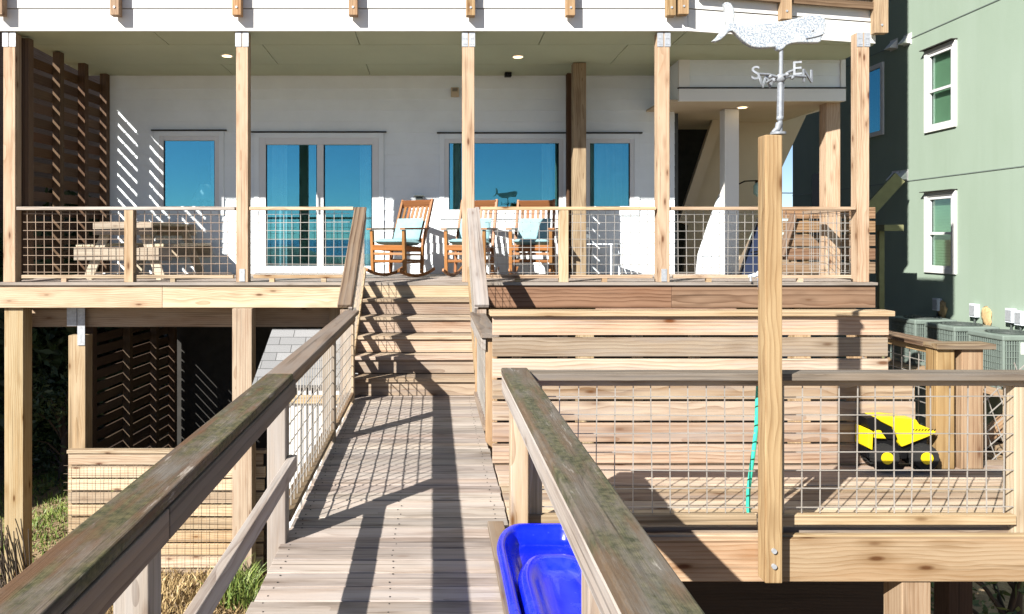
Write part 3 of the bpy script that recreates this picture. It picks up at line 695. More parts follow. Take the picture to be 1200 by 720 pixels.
# front wire railing of the side deck
fr = thing('side_deck_railing', 'front wire railing of the side deck with a flat weathered cap', 'railing', (2, 4.15, 0))
b = MB(); b.box(.52, 3.9, 4.085, 4.225, .832, .870); b.build('cap', M['weather'], fr, .005)
b = MB(); b.box(.52, 3.9, 4.135, 4.175, .795, .830); b.build('apron_rail', M['pine'], fr, .003)
for x0, x1 in ((.52, 1.775), (1.86, 3.20)):
    b = MB(); b.box(x0, x1, 4.12, 4.165, .035, .088); b.build('bottom_rail', M['pine'], fr, .004)
    b = MB(); b.mesh_panel((x0, 4.15, .09), (1, 0, 0), (0, 0, 1), x1 - x0, .72, .1016, .005, .075, .035); b.build('wire_mesh', M['wire'], fr)
for x0, x1 in ((PX(900, 4.14), PX(900, 4.14) + .085), (3.205, 3.30), (.525, .60)):
    b = MB(); b.box(x0, x1, 4.14, 4.23, -.2, .795); b.build('rail_post', M['pine_pale'], fr, .004)

tp = thing('tall_post', 'tall slim pine post bolted to the side deck beam under the whale weathervane', 'post', (1.85, 4.0, -.28))
b = MB(); Y = 3.95; b.box(PX(897, Y), PX(917, Y), Y, Y + .095, PZ(684, Y), PZ(158, Y), tone=.5); b.build('post_shaft', M['pine_orange'], tp, .005)
for py in (646, 664):
    b = MB(); b.cyl(P(907, py, Y - .006), (0, 1, 0), .013, .016, 10); b.build('bolt', M['galv'], tp)

# back plank wall of the side deck
bw = thing('plank_screen', 'tall horizontal plank screen with open gaps at the back of the side deck', 'wall', (1.9, 5.34, 0))
z = 1.055
b = MB(); k = 0
while z > .05:
    x1 = 3.235 if k < 3 else 3.42
    b.box(.42, x1 + random.uniform(-.01, .01), 5.335, 5.372, z - .134, z); z -= .152; k += 1
b.build('plank', M['pine_plank'], bw, .004)
b = MB(); b.box(.40, 3.26, 5.30, 5.44, 1.058, 1.095); b.build('cap', M['pine'], bw, .004)
b = MB(); b.box(PX(697, 5.7), PX(860, 5.7), 5.65, 5.69, PZ(368, 5.7), PZ(361, 5.7)); b.build('ledger', M['pine_brown'], bw)
for i, x in enumerate((.60, .93, 1.47, 1.88, 2.42, 2.85, 3.18)):
    b = MB(); b.box(x - .03, x + .03, 5.374, 5.46, -.3, 1.05); b.build('screen_post', M['pine_pale'], bw)

# right-hand side railing of the side deck and steps beyond
sr = thing('corner_railing', 'angled wire railing with twin square posts at the right end of the side deck', 'railing', (3.6, 5.5, 0))
b = MB(); b.box(3.49, 3.635, 5.36, 6.35, .838, .875); b.build('cap', M['weather_brown'], sr, .004)
b = MB(); b.box(3.49, 3.90, 5.20, 5.356, .838, .875); b.build('cap', M['weather_brown'], sr, .004)
b = MB(); b.box(3.53, 3.60, 5.36, 6.3, .79, .835); b.build('apron_rail', M['pine_orange'], sr, .003)
for x0, x1, y0 in ((3.505, 3.63, 5.23), (3.68, 3.83, 5.23), (3.5, 3.62, 6.25)):
    b = MB(); b.box(x0, x1, y0, y0 + .12, -.3, .836); b.build('rail_post', M['pine_orange'], sr, .005)
b = MB(); b.mesh_panel((3.56, 5.36, .08), (0, 1, 0), (0, 0, 1), .9, .72); b.build('wire_mesh', M['wire'], sr)
ls = thing('lower_steps', 'sloping timber steps with wire guard going down beyond the side deck', 'stairs', (4.5, 6, -.5))
b = MB(); b.beam(P(1140, 524, 5.9), P(1235, 446, 5.9), .04, .10); b.build('handrail', M['pine_orange'], ls)
b = MB(); b.beam(P(1146, 536, 6.1), P(1240, 462, 6.1), .04, .12); b.build('handrail', M['pine'], ls)
b = MB()
for i in range(5):
    o = P(1150 + i * 16, 560 - i * 9, 5.7); b.box(o.x - .05, o.x + .25, 5.55, 6.3, o.z - .03, o.z)
b.build('tread', M['pine_orange'], ls)
b = MB(); o = P(1150, 556, 5.6); d = (P(1200, 512, 5.6) - o); b.mesh_panel(o, d, (-.35, 0, 1), .7, .5, .1, .006); b.build('wire_mesh', M['wire'], ls)

# ---------------------------------------------------------------- neighbour's green building
t = (535 - CX) / F
def gx(y): return 9.4 + t * y
gb = thing('green_building', 'tall pale green stucco neighbour building with two white framed windows', 'building', (gx(14), 14, -2.5))
hol = []
def gpt(y, z, off=0): return Vector((gx(y) - off, y, z))
Yw0, Yw1 = 14.19, 14.96
wins = [(3.80, 5.27), (1.02, 2.44)]
b = MB()
def gquad(y0, y1, z0, z1): b.quadset([gpt(y0, z0), gpt(y1, z0), gpt(y1, z1), gpt(y0, z1)], [(0, 1, 2, 3)], None, .5); b.quadset([gpt(y0, z0, -.2), gpt(y1, z0, -.2), gpt(y1, z1, -.2), gpt(y0, z1, -.2)], [(0, 1, 2, 3)], None, .5)
gquad(7.0, Yw0, -2.8, 13); gquad(Yw1, 21.0, -2.8, 13)
zz = [-2.8, wins[1][0], wins[1][1], wins[0][0], wins[0][1], 13]
for a, c in ((zz[0], zz[1]), (zz[2], zz[3]), (zz[4], zz[5])): gquad(Yw0, Yw1, a, c)
b.quadset([gpt(21, -2.8), (18, 21, -2.8), (18, 21, 13), gpt(21, 13)], [(0, 1, 2, 3)], None, .5); b.quadset([gpt(7, -2.8), (18, 7, -2.8), (18, 7, 13), gpt(7, 13)], [(0, 1, 2, 3)], None, .5)
b.quadset([gpt(7, 13), (18, 7, 13), (18, 21, 13), gpt(21, 13)], [(0, 1, 2, 3)], None, .5)
b.build('wall', M['green'], gb)
for z in (2.81, 5.75, 8.7):
    b = MB(); b.beam(gpt(7, z, .006), gpt(21, z, .006), .012, .018); b.build('wall_joint', M['ac'], gb)
for z0, z1 in wins:
    b = MB(); tw = .085
    for (ya, yb_, za, zb) in ((Yw0 - tw, Yw0, z0 - tw, z1 + tw), (Yw1, Yw1 + tw, z0 - tw, z1 + tw), (Yw0, Yw1, z0 - tw, z0), (Yw0, Yw1, z1, z1 + tw)):
        b.prism([gpt(ya, za, .04), gpt(yb_, za, .04), gpt(yb_, zb, .04), gpt(ya, zb, .04)], (.06, 0, 0))
    o = b.build('window', M['white'], gb, .005)
    b = MB(); zm = (z0 + z1) / 2 - .02; fw = .06
    for (ya, yb_, za, zb) in ((Yw0 + .004, Yw0 + fw, z0, z1), (Yw1 - fw, Yw1 - .004, z0, z1), (Yw0 + fw, Yw1 - fw, z0 + .003, z0 + fw), (Yw0 + fw, Yw1 - fw, z1 - fw, z1 - .003), (Yw0 + fw, Yw1 - fw, zm - .025, zm + .025)):
        b.prism([gpt(ya, za, .02), gpt(yb_, za, .02), gpt(yb_, zb, .02), gpt(ya, zb, .02)], (.05, 0, 0))
    b.build('frame', M['vinyl'], o)
    b = MB(); b.prism([gpt(Yw0, z0, -.035), gpt(Yw1, z0, -.035), gpt(Yw1, z1, -.035), gpt(Yw0, z1, -.035)], (.005, 0, 0)); b.build('pane', M['glass_clear'], o)
    b = MB(); z = z0 + .05
    while z < z1 - .02: b.beam(gpt(Yw0 + .02, z, -.09), gpt(Yw1 - .02, z, -.09), .056, .004, up=(1, 0, .45)); z += .055
    b.build('blind', M['paper'], o)
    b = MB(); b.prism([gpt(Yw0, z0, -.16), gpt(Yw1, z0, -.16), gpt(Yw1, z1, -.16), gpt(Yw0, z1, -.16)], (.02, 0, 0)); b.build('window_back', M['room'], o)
    b = MB(); b.beam(gpt(Yw0 - tw - .02, z1 + tw + .01, .06), gpt(Yw1 + tw + .02, z1 + tw + .01, .06), .12, .015); b.build('drip_cap', M['seam'], o)
# shaded window further back
Y0, Y1 = 16.6, 17.5
b = MB(); z0, z1 = 4.0, 5.4
for (ya, yb_, za, zb) in ((Y0 - .1, Y0, z0 - .1, z1 + .1), (Y1, Y1 + .1, z0 - .1, z1 + .1), (Y0, Y1, z0 - .1, z0), (Y0, Y1, z1, z1 + .1)):
    b.prism([gpt(ya, za, .04), gpt(yb_, za, .04), gpt(yb_, zb, .04), gpt(ya, zb, .04)], (.038, 0, 0))
o = b.build('window', M['white'], gb)
b = MB(); b.prism([gpt(Y0, z0, .012), gpt(Y1, z0, .012), gpt(Y1, z1, .012), gpt(Y0, z1, .012)], (.008, 0, 0)); b.build('pane', M['glass'], o)
def ywall(px): return 9.4 * F / (px - 535)
b = MB()   # dark doorway far along the shaded wall
y0, y1 = ywall(975), ywall(953); b.prism([gpt(y0, 1.55, .03), gpt(y1, 1.55, .03), gpt(y1, 3.3, .03), gpt(y0, 3.3, .03)], (.025, 0, 0)); b.build('door', M['black'], gb)
# wall vents
for px, py in ((1048, 53), (1064, 47), (1050, 207), (1060, 206)):
    Y = ywall(px); c = gpt(Y, PZ(py, Y)); v = thing('wall_vent', {1048: 'shaded hooded vent cap on the green wall at upper floor level', 1064: 'sunlit white hooded vent cap at the upper edge of the shade', 1050: 'lower hooded vent cap left of its twin on the green wall', 1060: 'lower hooded vent cap at the edge of the shade on the green wall'}[px], 'vent', c, 'vent caps on the green wall')
    b = MB(); q = [c + Vector((-.003, -.11, -.09)), c + Vector((-.003, .11, -.09)), c + Vector((-.003, .11, .1)), c + Vector((-.003, -.11, .1))]
    tip = [c + Vector((-.17, -.1, -.08)), c + Vector((-.17, .1, -.08))]
    b.quadset(q + tip, [(0, 1, 2, 3), (3, 2, 5, 4), (0, 3, 4), (1, 5, 2), (0, 4, 5, 1)], None, .5); b.build('hood', M['white'], v)
    b = MB(); b.box(c.x - .012, c.x - .004, c.y - .13, c.y + .13, c.z - .11, c.z + .12); b.build('flange', M['white'], v)
# neighbour's stair: sloping beam and landing in the shade
ns = thing('neighbour_stair', 'olive sloping stair beam and landing against the shaded green wall', 'stairs', (8.2, 14.5, -1))
b = MB(); b.beam(P(1012, 254, 15.2), P(1054, 208, 15.2), .06, .26); b.build('stringer', M['olive'], ns)
b = MB(); a, c = P(1022, 271, 14.6), P(1044, 264, 14.6); b.box(a.x, c.x, 14.2, 15.4, a.z, c.z); b.build('landing', M['olive'], ns)
b = MB(); a = P(1030, 300, 14.8); b.box(a.x - .05, a.x + .05, 14.7, 14.8, -2.6, c.z - .1); b.build('landing_post', M['olive'], ns)

# condensers and boxes along the green wall
acs = thing('condenser_stand', 'long timber stand under the row of grey condensers', 'stand', (8.9, 13, -2.5))
b = MB(); b.box(8.6, 9.72, 11.0, 15.1, -.80, -.756); b.build('platform', M['pine'], acs)
for y in (11.1, 13, 15):
    for x in (8.65, 9.4): b = MB(); b.box(x, x + .12, y - .06, y + .06, -2.8, -.803); b.build('stand_leg', M['pine'], acs)
def condenser(c, label):
    o = thing('condenser', label, 'air conditioner', c, 'grey condensers beside the green wall'); h, wd = .85, .385
    b = MB(); x, y, z = c
    for sx in (-1, 1):
        for sy in (-1, 1): b.box(x + sx * wd - .04 * (sx > 0) , x + sx * wd + .04 * (sx < 0), y + sy * wd - .04 * (sy > 0), y + sy * wd + .04 * (sy < 0), z, z + h - .06)
    b.box(x - wd, x + wd, y - wd, y + wd, z, z + .06); b.build('cabinet', M['ac'], o, .008)
    b = MB(); b.box(x - wd + .02, x + wd - .02, y - wd + .02, y + wd - .02, z + .06, z + h - .08); b.build('coil', M['ac_dark'], o)
    b = MB()
    for i in range(17):
        q = -wd + .06 + i * (2 * wd - .12) / 16
        b.box(x + q - .006, x + q + .006, y - wd + .004, y - wd + .014, z + .06, z + h - .09); b.box(x - wd + .004, x - wd + .014, y + q - .006, y + q + .006, z + .06, z + h - .09)
    for i in range(7):
        q = z + .1 + i * .1; b.box(x - wd + .04, x + wd - .04, y - wd + .0, y - wd + .004, q, q + .008); b.box(x - wd, x - wd + .004, y - wd + .04, y + wd - .04, q, q + .008)
    b.build('louvre', M['ac'], o)
    b = MB(); b.prism([(x - wd - .01, y - wd - .01, z + h - .085), (x + wd + .01, y - wd - .01, z + h - .085), (x + wd + .01, y + wd + .01, z + h - .085), (x - wd - .01, y + wd + .01, z + h - .085)], (0, 0, .085)); b.build('top_cover', M['ac'], o, .02)
    b = MB()
    for rr in (.1, .17, .24, .31): b.tube([(x + rr * math.cos(a * math.pi / 12), y + rr * math.sin(a * math.pi / 12), z + h + .012 + .02 * (.31 - rr)) for a in range(25)], .008, 5)
    for a in range(6): b.tube([(x, y, z + h + .02), (x + .33 * math.cos(a * math.pi / 3), y + .33 * math.sin(a * math.pi / 3), z + h + .008)], .008, 5)
    b.build('fan_grille', M['ac_dark'], o)
    b = MB(); b.box(x - .15, x + .08, y - wd - .012, y - wd - .004, z + .30, z + .76); b.build('service_panel', M['ac'], o)
    b = MB(); b.box(x - .12, x + .10, y - wd - .02, y - wd - .0125, z + .56, z + .74); b.box(x - .02, x + .10, y - wd - .02, y - wd - .0125, z + .42, z + .56); b.build('data_label', M['paper'], o)
for y, l in ((14.35, 'farthest grey condenser, half shaded beside the house'), (13.25, 'middle grey condenser of the row along the green wall'), (12.1, 'nearest grey condenser at the right edge by the green wall')):
    condenser((8.9 + t * y, y, -.755), l)
for px, py in ((1145, 364), (1188, 370), (1199, 373), (1101, 357)):
    Y = ywall(px); c = gpt(Y, PZ(py, Y)); o = thing('disconnect_box', {1145: 'grey electrical box on the green wall behind the middle condenser', 1188: 'grey electrical box left of a pair behind the nearest condenser', 1199: 'grey electrical box at the right edge of the photo', 1101: 'grey electrical box beside the leftmost tan foam patch'}[px], 'electrical box', c, 'electrical boxes on the green wall')
    b = MB(); b.box(c.x - .09, c.x - .003, c.y - .08, c.y + .08, c.z - .12, c.z + .12); b.build('box_body', M['white_metal'], o, .006)
    b = MB(); b.box(c.x - .10, c.x - .092, c.y - .06, c.y + .06, c.z - .09, c.z + .09); b.build('box_cover', M['galv'], o)
    b = MB(); b.tube([(c.x - .04, c.y, c.z - .12), (c.x - .05, c.y, c.z - .4), (c.x - .2, c.y - .1, c.z - .6)], .018, 6); b.build('conduit', M['ac_dark'], o)
for px, py, l in ((1106, 363, 'tan foam patch left on the green wall behind the farthest condensers'), (1158, 371, 'tan foam patch on the green wall between two electrical boxes')):
    Y = ywall(px); c = gpt(Y, PZ(py, Y), .03); b = MB(); b.ball(c, .13, 9, (.16, 1.0, 1.25), .22); tag(b.build('foam_patch', M['foam']), l, 'foam patch', 'foam patches on the green wall')

# board stack / stair guard behind the right porch bay
gd = thing('board_guard', 'guard of wide tan boards with gaps behind the right end of the porch', 'guard', (5.4, 10.7, DECK))
b = MB(); z = DECK + .02; Y = 10.95
for i in range(5):
    b.box(PX(918, Y), PX(1026, Y), Y, Y + .035, z, z + .165); z += .20
b.build('plank', M['pine_brown'], gd, .004)
b = MB()
for px in (932, 946, 1000, 1018): b.box(PX(px, Y) - .04, PX(px, Y) + .04, Y + .037, Y + .12, DECK, DECK + .95)
b.build('guard_post', M['pine_pale'], gd)
b = MB(); b.beam(P(915, 300, 10.9), P(930, 252, 10.9), .05, .09); b.build('handrail', M['pine_brown'], gd)

# ---------------------------------------------------------------- furniture on the porch
def rocking_chair():
    c = thing('rocking_chair', '', 'rocking chair')
    def part(name, fn, mat='honey', bev=.004):
        b = MB(); fn(b); return b.build(name, M[mat], c, bev, local=True)
    # local frame: front is -Y, width along X
    for s in (-1, 1):
        def rk(b):
            pts = []
            for i in range(13):
                u = -1 + 2 * i / 12; pts.append((s * .27, u * .42 + .06, .02 + .085 * u * u))
            for p, q in zip(pts, pts[1:]): b.beam(p, q, .03, .042, tone=.4)
        part('rocker', rk)
        part('leg', lambda b: b.beam((s * .27, -.22, .05), (s * .27, -.245, .64), .045, .045))
        part('leg', lambda b: (b.beam((s * .27, .17, .05), (s * .265, .20, .42), .04, .045), b.beam((s * .265, .20, .42), (s * .255, .46, 1.08), .036, .045)))
        part('armrest', lambda b: (b.beam((s * .285, -.30, .655), (s * .285, .27, .665), .085, .025)))
        part('side_stretcher', lambda b: (b.tube([(s * .27, -.22, .2), (s * .27, .18, .2)], .013, 6), b.tube([(s * .27, -.23, .31), (s * .27, .19, .30)], .013, 6)))
    part('front_stretcher', lambda b: (b.beam((-.25, -.228, .22), (.25, -.228, .22), .02, .035), b.beam((-.25, -.23, .32), (.25, -.23, .32), .02, .035)))
    part('back_stretcher', lambda b: b.beam((-.25, .18, .22), (.25, .18, .22), .02, .035))
    def seat(b):
        b.beam((-.26, -.245, .40), (.26, -.245, .40), .025, .07); b.beam((-.26, .19, .37), (.26, .19, .37), .025, .06)
        for s in (-1, 1): b.beam((s * .245, -.23, .40), (s * .245, .18, .37), .022, .06)
        for i in range(6): y = -.2 + i * .075; b.beam((-.25, y, .432 - .03 * (i / 5)), (.25, y, .432 - .03 * (i / 5)), .06, .014)
    part('seat', seat)
    def back(b):
        b.beam((-.25, .445, 1.02), (.25, .445, 1.02), .024, .11, up=(0, -.36, .93)); b.beam((-.255, .235, .50), (.255, .235, .50), .024, .06)
        for i in range(6): x = -.185 + i * .074; b.beam((x, .24, .52), (x, .43, .98), .042, .014, up=(0, 1, 0))
    part('backrest', back)
    return c
def pillow(bm_, w_, h, th, fn):
    n = 10; vs = []
    for sgn in (1, -1):
        for j in range(n + 1):
            for i in range(n + 1):
                u, v = -1 + 2 * i / n, -1 + 2 * j / n
                k = (1 - u ** 6) * (1 - v ** 6); puff = th / 2 * (k ** .45) * (1 + .04 * math.sin(u * 9) * math.cos(v * 7))
                vs.append(fn(u * w_ / 2, v * h / 2, sgn * puff))
    m = (n + 1) ** 2; fs = []
    for s_ in (0, 1):
        for j in range(n):
            for i in range(n):
                a = s_ * m + j * (n + 1) + i; f = (a, a + 1, a + n + 2, a + n + 1); fs.append(f if s_ == 0 else f[::-1])
    bm_.quadset(vs, fs, vs, .5, True)
def chair_cushions(c):
    out = []
    for kind in ('seat', 'back'):
        b = MB()
        if kind == 'seat': pillow(b, .49, .47, .085, lambda u, v, t_: Vector((u, v - .02, .475 - .05 * v + t_)))
        else: pillow(b, .45, .33, .11, lambda u, v, t_: Vector((u, .225 + v * .36 - t_ * .93, .655 + v * .93 - t_ * .36)))
        out.append(b.build(kind + '_cushion', M['cushion'], None, local=True))
    return out
ch0 = rocking_chair(); cu0 = chair_cushions(ch0)
spots = [(467, 325, -34, 'leftmost honey wood rocking chair at the head of the stairs', 'beside the sliding door'), (551, 324, -20, 'middle rocking chair partly hidden behind the porch post', 'in the middle chair behind the post'), (624, 324, -14, 'right rocking chair below the picture window behind the wire railing', 'in the right chair under the picture window')]
for i, (px, py, ang, lab, w2) in enumerate(spots):
    Y = 10.35; c = ch0 if i == 0 else copy_tree(ch0)
    c.location = (PX(px, Y), Y, DECK + .003); c.rotation_euler.z = math.radians(ang); tag(c, lab, 'rocking chair', 'honey wood rocking chairs on the porch')
    for j, q in enumerate(cu0):
        o = q if i == 0 else q.copy()
        if i: COL.objects.link(o)
        o.location = c.location; o.rotation_euler.z = math.radians(ang)
        tag(o, ('pale blue seat cushion ' if j == 0 else 'pale blue back cushion ') + (w2 if i else 'on the leftmost rocking chair'), 'cushion', 'pale blue rocking chair cushions')

# picnic table seen from its end
pt = thing('picnic_table', 'pale picnic table with attached benches behind the left porch railing', 'picnic table')
def pp(name, fn):
    b = MB(); fn(b); b.build(name, M['table_wood'], pt, .005, local=True)
pp('tabletop', lambda b: [b.box(-.37 + i * .15, -.37 + i * .15 + .143, -.915, .915, .70, .738) for i in range(5)])
for s in (-1, 1): pp('bench', lambda b: [b.box(s * .62 - .14 + i * .145, s * .62 - .14 + i * .145 + .138, -.9, .9, .42, .458) for i in range(2)])
for y in (-.62, .62):
    pp('seat_beam', lambda b: b.box(-.76, .76, y * 1.52 - .02, y * 1.52 + .02, .25, .416)); pp('top_beam', lambda b: b.box(-.46, .46, y * 1.52 - .02, y * 1.52 + .02, .57, .735))
    for s in (-1, 1): pp('leg', lambda b: b.beam((s * .26, y * 1.4, .69), (s * .58, y * 1.4, .0), .036, .14, up=(1, 0, 0)))
pt.location = (PX(147, 9.56), 10.33, DECK + .003); pt.rotation_euler.z = math.radians(-1.5); pt.scale = (.82, .85, 1)

# white chair beside the divider
wc = thing('patio_chair', 'small white metal patio chair beside the slatted divider', 'chair')
def wp(name, fn):
    b = MB(); fn(b); b.build(name, M['white_metal'], wc, 0, local=True)
for s in (-1, 1):
    wp('leg', lambda b: b.tube([(s * .22, -.22, 0), (s * .22, -.22, .44)], .016, 6)); wp('leg', lambda b: b.tube([(s * .22, .2, 0), (s * .21, .18, .44), (s * .2, .26, .72), (s * .19, .30, .86)], .016, 6))
wp('seat', lambda b: [b.box(-.23, .23, -.24 + i * .075, -.24 + i * .075 + .06, .44, .455) for i in range(6)])
wp('backrest', lambda b: [b.beam((-.2, .2 + .075 * i / 2, .56 + i * .1), (.2, .2 + .075 * i / 2, .56 + i * .1), .012, .06) for i in range(4)])
wp('stretcher', lambda b: (b.beam((-.22, -.22, .15), (.22, -.22, .15), .015, .02), b.beam((-.22, -.22, .3), (.22, -.22, .3), .015, .02)))
wc.location = (PX(704, 10.6), 10.65, DECK + .003); wc.rotation_euler.z = math.radians(62)

# navy folded chair by the column
nc = thing('folded_chair', 'navy fabric beach chair leaning behind the right railing beside the tall post', 'chair', (PX(882, 10.6), 10.6, DECK))
b = MB(); b.prism([P(868, 322, 10.6), P(893, 322, 10.6), P(893, 258, 10.6), P(888, 258, 10.6)], (0, .05, 0)); b.build('sling', M['navy'], nc)
b = MB(); b.tube([P(866, 323, 10.58), P(889, 254, 10.58)], .014, 6); b.tube([P(895, 323, 10.7), P(895, 254, 10.7)], .014, 6); b.tube([P(880, 296, 10.55), P(896, 294, 10.55)], .012, 6); b.build('chair_frame', M['black'], nc)

# hose tap pieces on the deck edge
hs = thing('hose_splitter', 'white hose splitter with valves on the deck edge by the tall post', 'hose fitting', P(884, 326, 9.0))
b = MB(); c = P(884, 323, 9.02); b.ball(c, .03, 6); b.ball(c + Vector((.05, 0, .03)), .025, 6); b.ball(c + Vector((-.05, 0, -.01)), .022, 6); b.tube([c + Vector((-.07, 0, -.01)), c + Vector((.1, 0, .01))], .018, 8); b.build('valve_body', M['white_metal'], hs)
b = MB(); b.tube([c + Vector((-.05, -.01, 0)), c + Vector((-.06, -.04, -.07))], .012, 6); b.tube([c + Vector((.05, 0, .04)), c + Vector((.07, -.02, .08))], .012, 6); b.build('valve_handle', M['galv'], hs)
b = MB(); b.tube([P(889.5, 326, 8.99), P(890, 345, 8.97), P(890.5, 380, 8.98), P(890, 404, 8.98), P(894, 420, 8.98)], .016, 8); tag(b.build('blue_hose', M['blue_hose']), 'pale blue hose hanging down the deck rim behind the tall post', 'hose')
b = MB(); hp = [(889, 446), (887.5, 470), (886.5, 500), (883, 530), (879.5, 555), (877, 575), (876.5, 592), (878, 606)]
b.tube([P(x, y, 4.24) for x, y in hp], .0125, 8); tag(b.build('garden_hose', M['teal_hose']), 'teal garden hose hanging against the mesh left of the tall post', 'hose')

# ---------------------------------------------------------------- whale weathervane
wv = thing('whale_weathervane', 'white flaking whale weathervane with compass letters on top of the tall post', 'weathervane', P(914, 158, 3.98))
YV = 3.98
raw = [(172, 18), (198, 14), (222, 22), (243, 58), (250, 108), (243, 150), (272, 186), (300, 180), (360, 170), (430, 165), (520, 158), (600, 145), (680, 130), (740, 115), (800, 105), (850, 107), (882, 126), (891, 165), (888, 205), (874, 240), (858, 272), (856, 292), (838, 301), (760, 301), (690, 300), (645, 307), (612, 320), (596, 340), (570, 355), (546, 350), (536, 332), (480, 336), (420, 338), (372, 330), (330, 306), (300, 282), (275, 256), (255, 234), (234, 220), (206, 225), (182, 253), (150, 281), (115, 295), (89, 288), (118, 265), (143, 232), (168, 204), (192, 184), (185, 140), (184, 84)]
b = MB(); out = [P(820 + u / 6, v / 6, YV - .017) for u, v in raw]
b.prism(out, (0, .034, 0)); b.build('whale', M['whale'], wv, .007, seg=3)
b = MB(); b.tube([P(820 + u / 6, v / 6, YV - .019) for u, v in ((878, 236), (830, 254), (780, 266), (745, 272))], .0035, 5); b.ball(P(820 + 792 / 6, 215 / 6, YV - .016), .007, 5); b.build('mouth_line', M['zinc'], wv)
b = MB(); b.tube([P(915.5, 57, YV), P(915, 100, YV)], .011, 8); b.tube([P(915, 97, YV), P(914, 156, YV)], .013, 8)
for i in range(46):
    if i % 2 == 0: a = i / 45; p = P(915 - a, 99 + a * 40, YV); b.tube([p + Vector((-.016, 0, -.004)), p + Vector((.016, 0, .006))], .007, 5)
b.ball(P(915, 92, YV), .026, 8); b.ball(P(914, 139, YV), .018, 8); b.cyl(P(912, 156.5, YV), (0, 0, 1), .04, .012, 14); b.tube([P(913.5, 145, YV), P(911, 152, YV), P(905, 156, YV)], [.02, .017, .01], 8)
b.build('spindle', M['zinc'], wv)
def letter(ch, c, size, yaw, parent):
    cu = bpy.data.curves.new('letter_curve', 'FONT'); cu.body = ch; cu.size = size; cu.extrude = .004; cu.offset = .0005; cu.align_x = 'CENTER'; cu.align_y = 'CENTER'
    tmp = bpy.data.objects.new('letter_tmp', cu); COL.objects.link(tmp)
    dg = bpy.context.evaluated_depsgraph_get(); me = bpy.data.meshes.new_from_object(tmp.evaluated_get(dg)); bpy.data.objects.remove(tmp)
    me.name = 'compass_letter'; me.materials.clear(); me.materials.append(M['zinc'])
    me.transform(Matrix.Translation(Vector(c) - origin(parent)) @ Matrix.Rotation(yaw, 4, 'Z') @ Matrix.Rotation(math.pi / 2, 4, 'X'))
    o = bpy.data.objects.new('compass_letter', me); COL.objects.link(o); o.parent = parent
hub = P(915, 92, YV)
for ch, px, py, Yq, yaw in (('S', 885.5, 86.5, 3.93, -.15), ('N', 946.5, 90, 4.05, .35), ('E', 934, 81, 3.86, -.4), ('W', 898, 97, 4.12, .25)):
    c = P(px, py, Yq); letter(ch, c, .100, yaw, wv)
    b = MB(); d = (c - hub); mid = hub + d * .5 + Vector((0, 0, .008)); b.tube([hub, mid, c - d * .08], .0075, 6); b.ball(hub + d * .42, .012, 6); b.build('compass_arm', M['zinc'], wv)

# ---------------------------------------------------------------- toy dump truck
TY = 5.165
tk = thing('toy_truck', 'yellow and black toy dump truck parked on the side deck by the plank screen', 'toy truck', P(1048, 551, TY))
def tu(u): return u if u > 400 else 400 - (400 - u) * .575
def tp_(pts, off=0.): return [P(980 + tu(u) / 7.2, 470 + v / 7.2, TY) + Vector((0, off, 0)) for u, v in pts]
b = MB(); b.prism(tp_([(290, 142), (470, 138), (680, 160), (705, 200), (850, 258), (835, 280), (760, 312), (555, 392), (535, 360), (515, 285), (478, 225), (370, 178)]), (0, .155, 0)); b.build('dump_bed', M['yellow'], tk, .009, seg=3)
b = MB()
for i in range(8): b.beam(*[q for q in (tp_([(640 + i * 26, 250)])[0] + Vector((0, -.002, 0)), tp_([(656 + i * 26, 238)])[0] + Vector((0, -.002, 0)))], .004, .004)
b.build('bed_ribs', M['black'], tk)
b = MB(); b.prism(tp_([(158, 150), (290, 143), (368, 180), (476, 228), (512, 288), (530, 330), (440, 325), (395, 255), (290, 248), (240, 258), (205, 230)], .012), (0, .13, 0)); b.build('canopy', M['black'], tk, .004)
b = MB(); b.prism(tp_([(172, 236), (245, 258), (236, 418), (166, 396)], -.006), (0, .167, 0)); b.build('front_grille', M['yellow'], tk, .008, seg=3)
b = MB(); b.prism(tp_([(296, 254), (366, 250), (400, 285), (428, 322), (272, 318)], -.002), (0, .15, 0)); b.build('cab', M['yellow'], tk, .008, seg=3)
b = MB(); b.prism(tp_([(168, 398), (236, 420), (240, 322), (520, 328), (555, 388), (690, 350), (790, 325), (790, 380), (640, 420), (620, 500), (520, 505), (500, 420), (300, 420), (290, 515), (200, 490)], .03), (0, .115, 0)); b.build('chassis', M['black'], tk, .004)
for u in (405, 738):
    for off in (-.02, .10):
        c = tp_([(u, 472)])[0] + Vector((0, off + .02, 0)); b = MB(); r_ = 104 / 7.2 * TY / F; b.cyl(c, (0, 1, 0), r_, .065, 28)
        for k in range(24): a = k * math.pi / 12; b.beam(c + Vector((math.cos(a) * r_ * .99, -.03, math.sin(a) * r_ * .99)), c + Vector((math.cos(a + .12) * r_ * .99, .03, math.sin(a + .12) * r_ * .99)), .008, .008)
        o = b.build('wheel', M['rubber'], tk)
        b = MB(); b.cyl(c - Vector((0, .03, 0)), (0, 1, 0), 50 / 7.2 * TY / F, .02, 24); b.build('hub_cap', M['yellow'], o, .004)

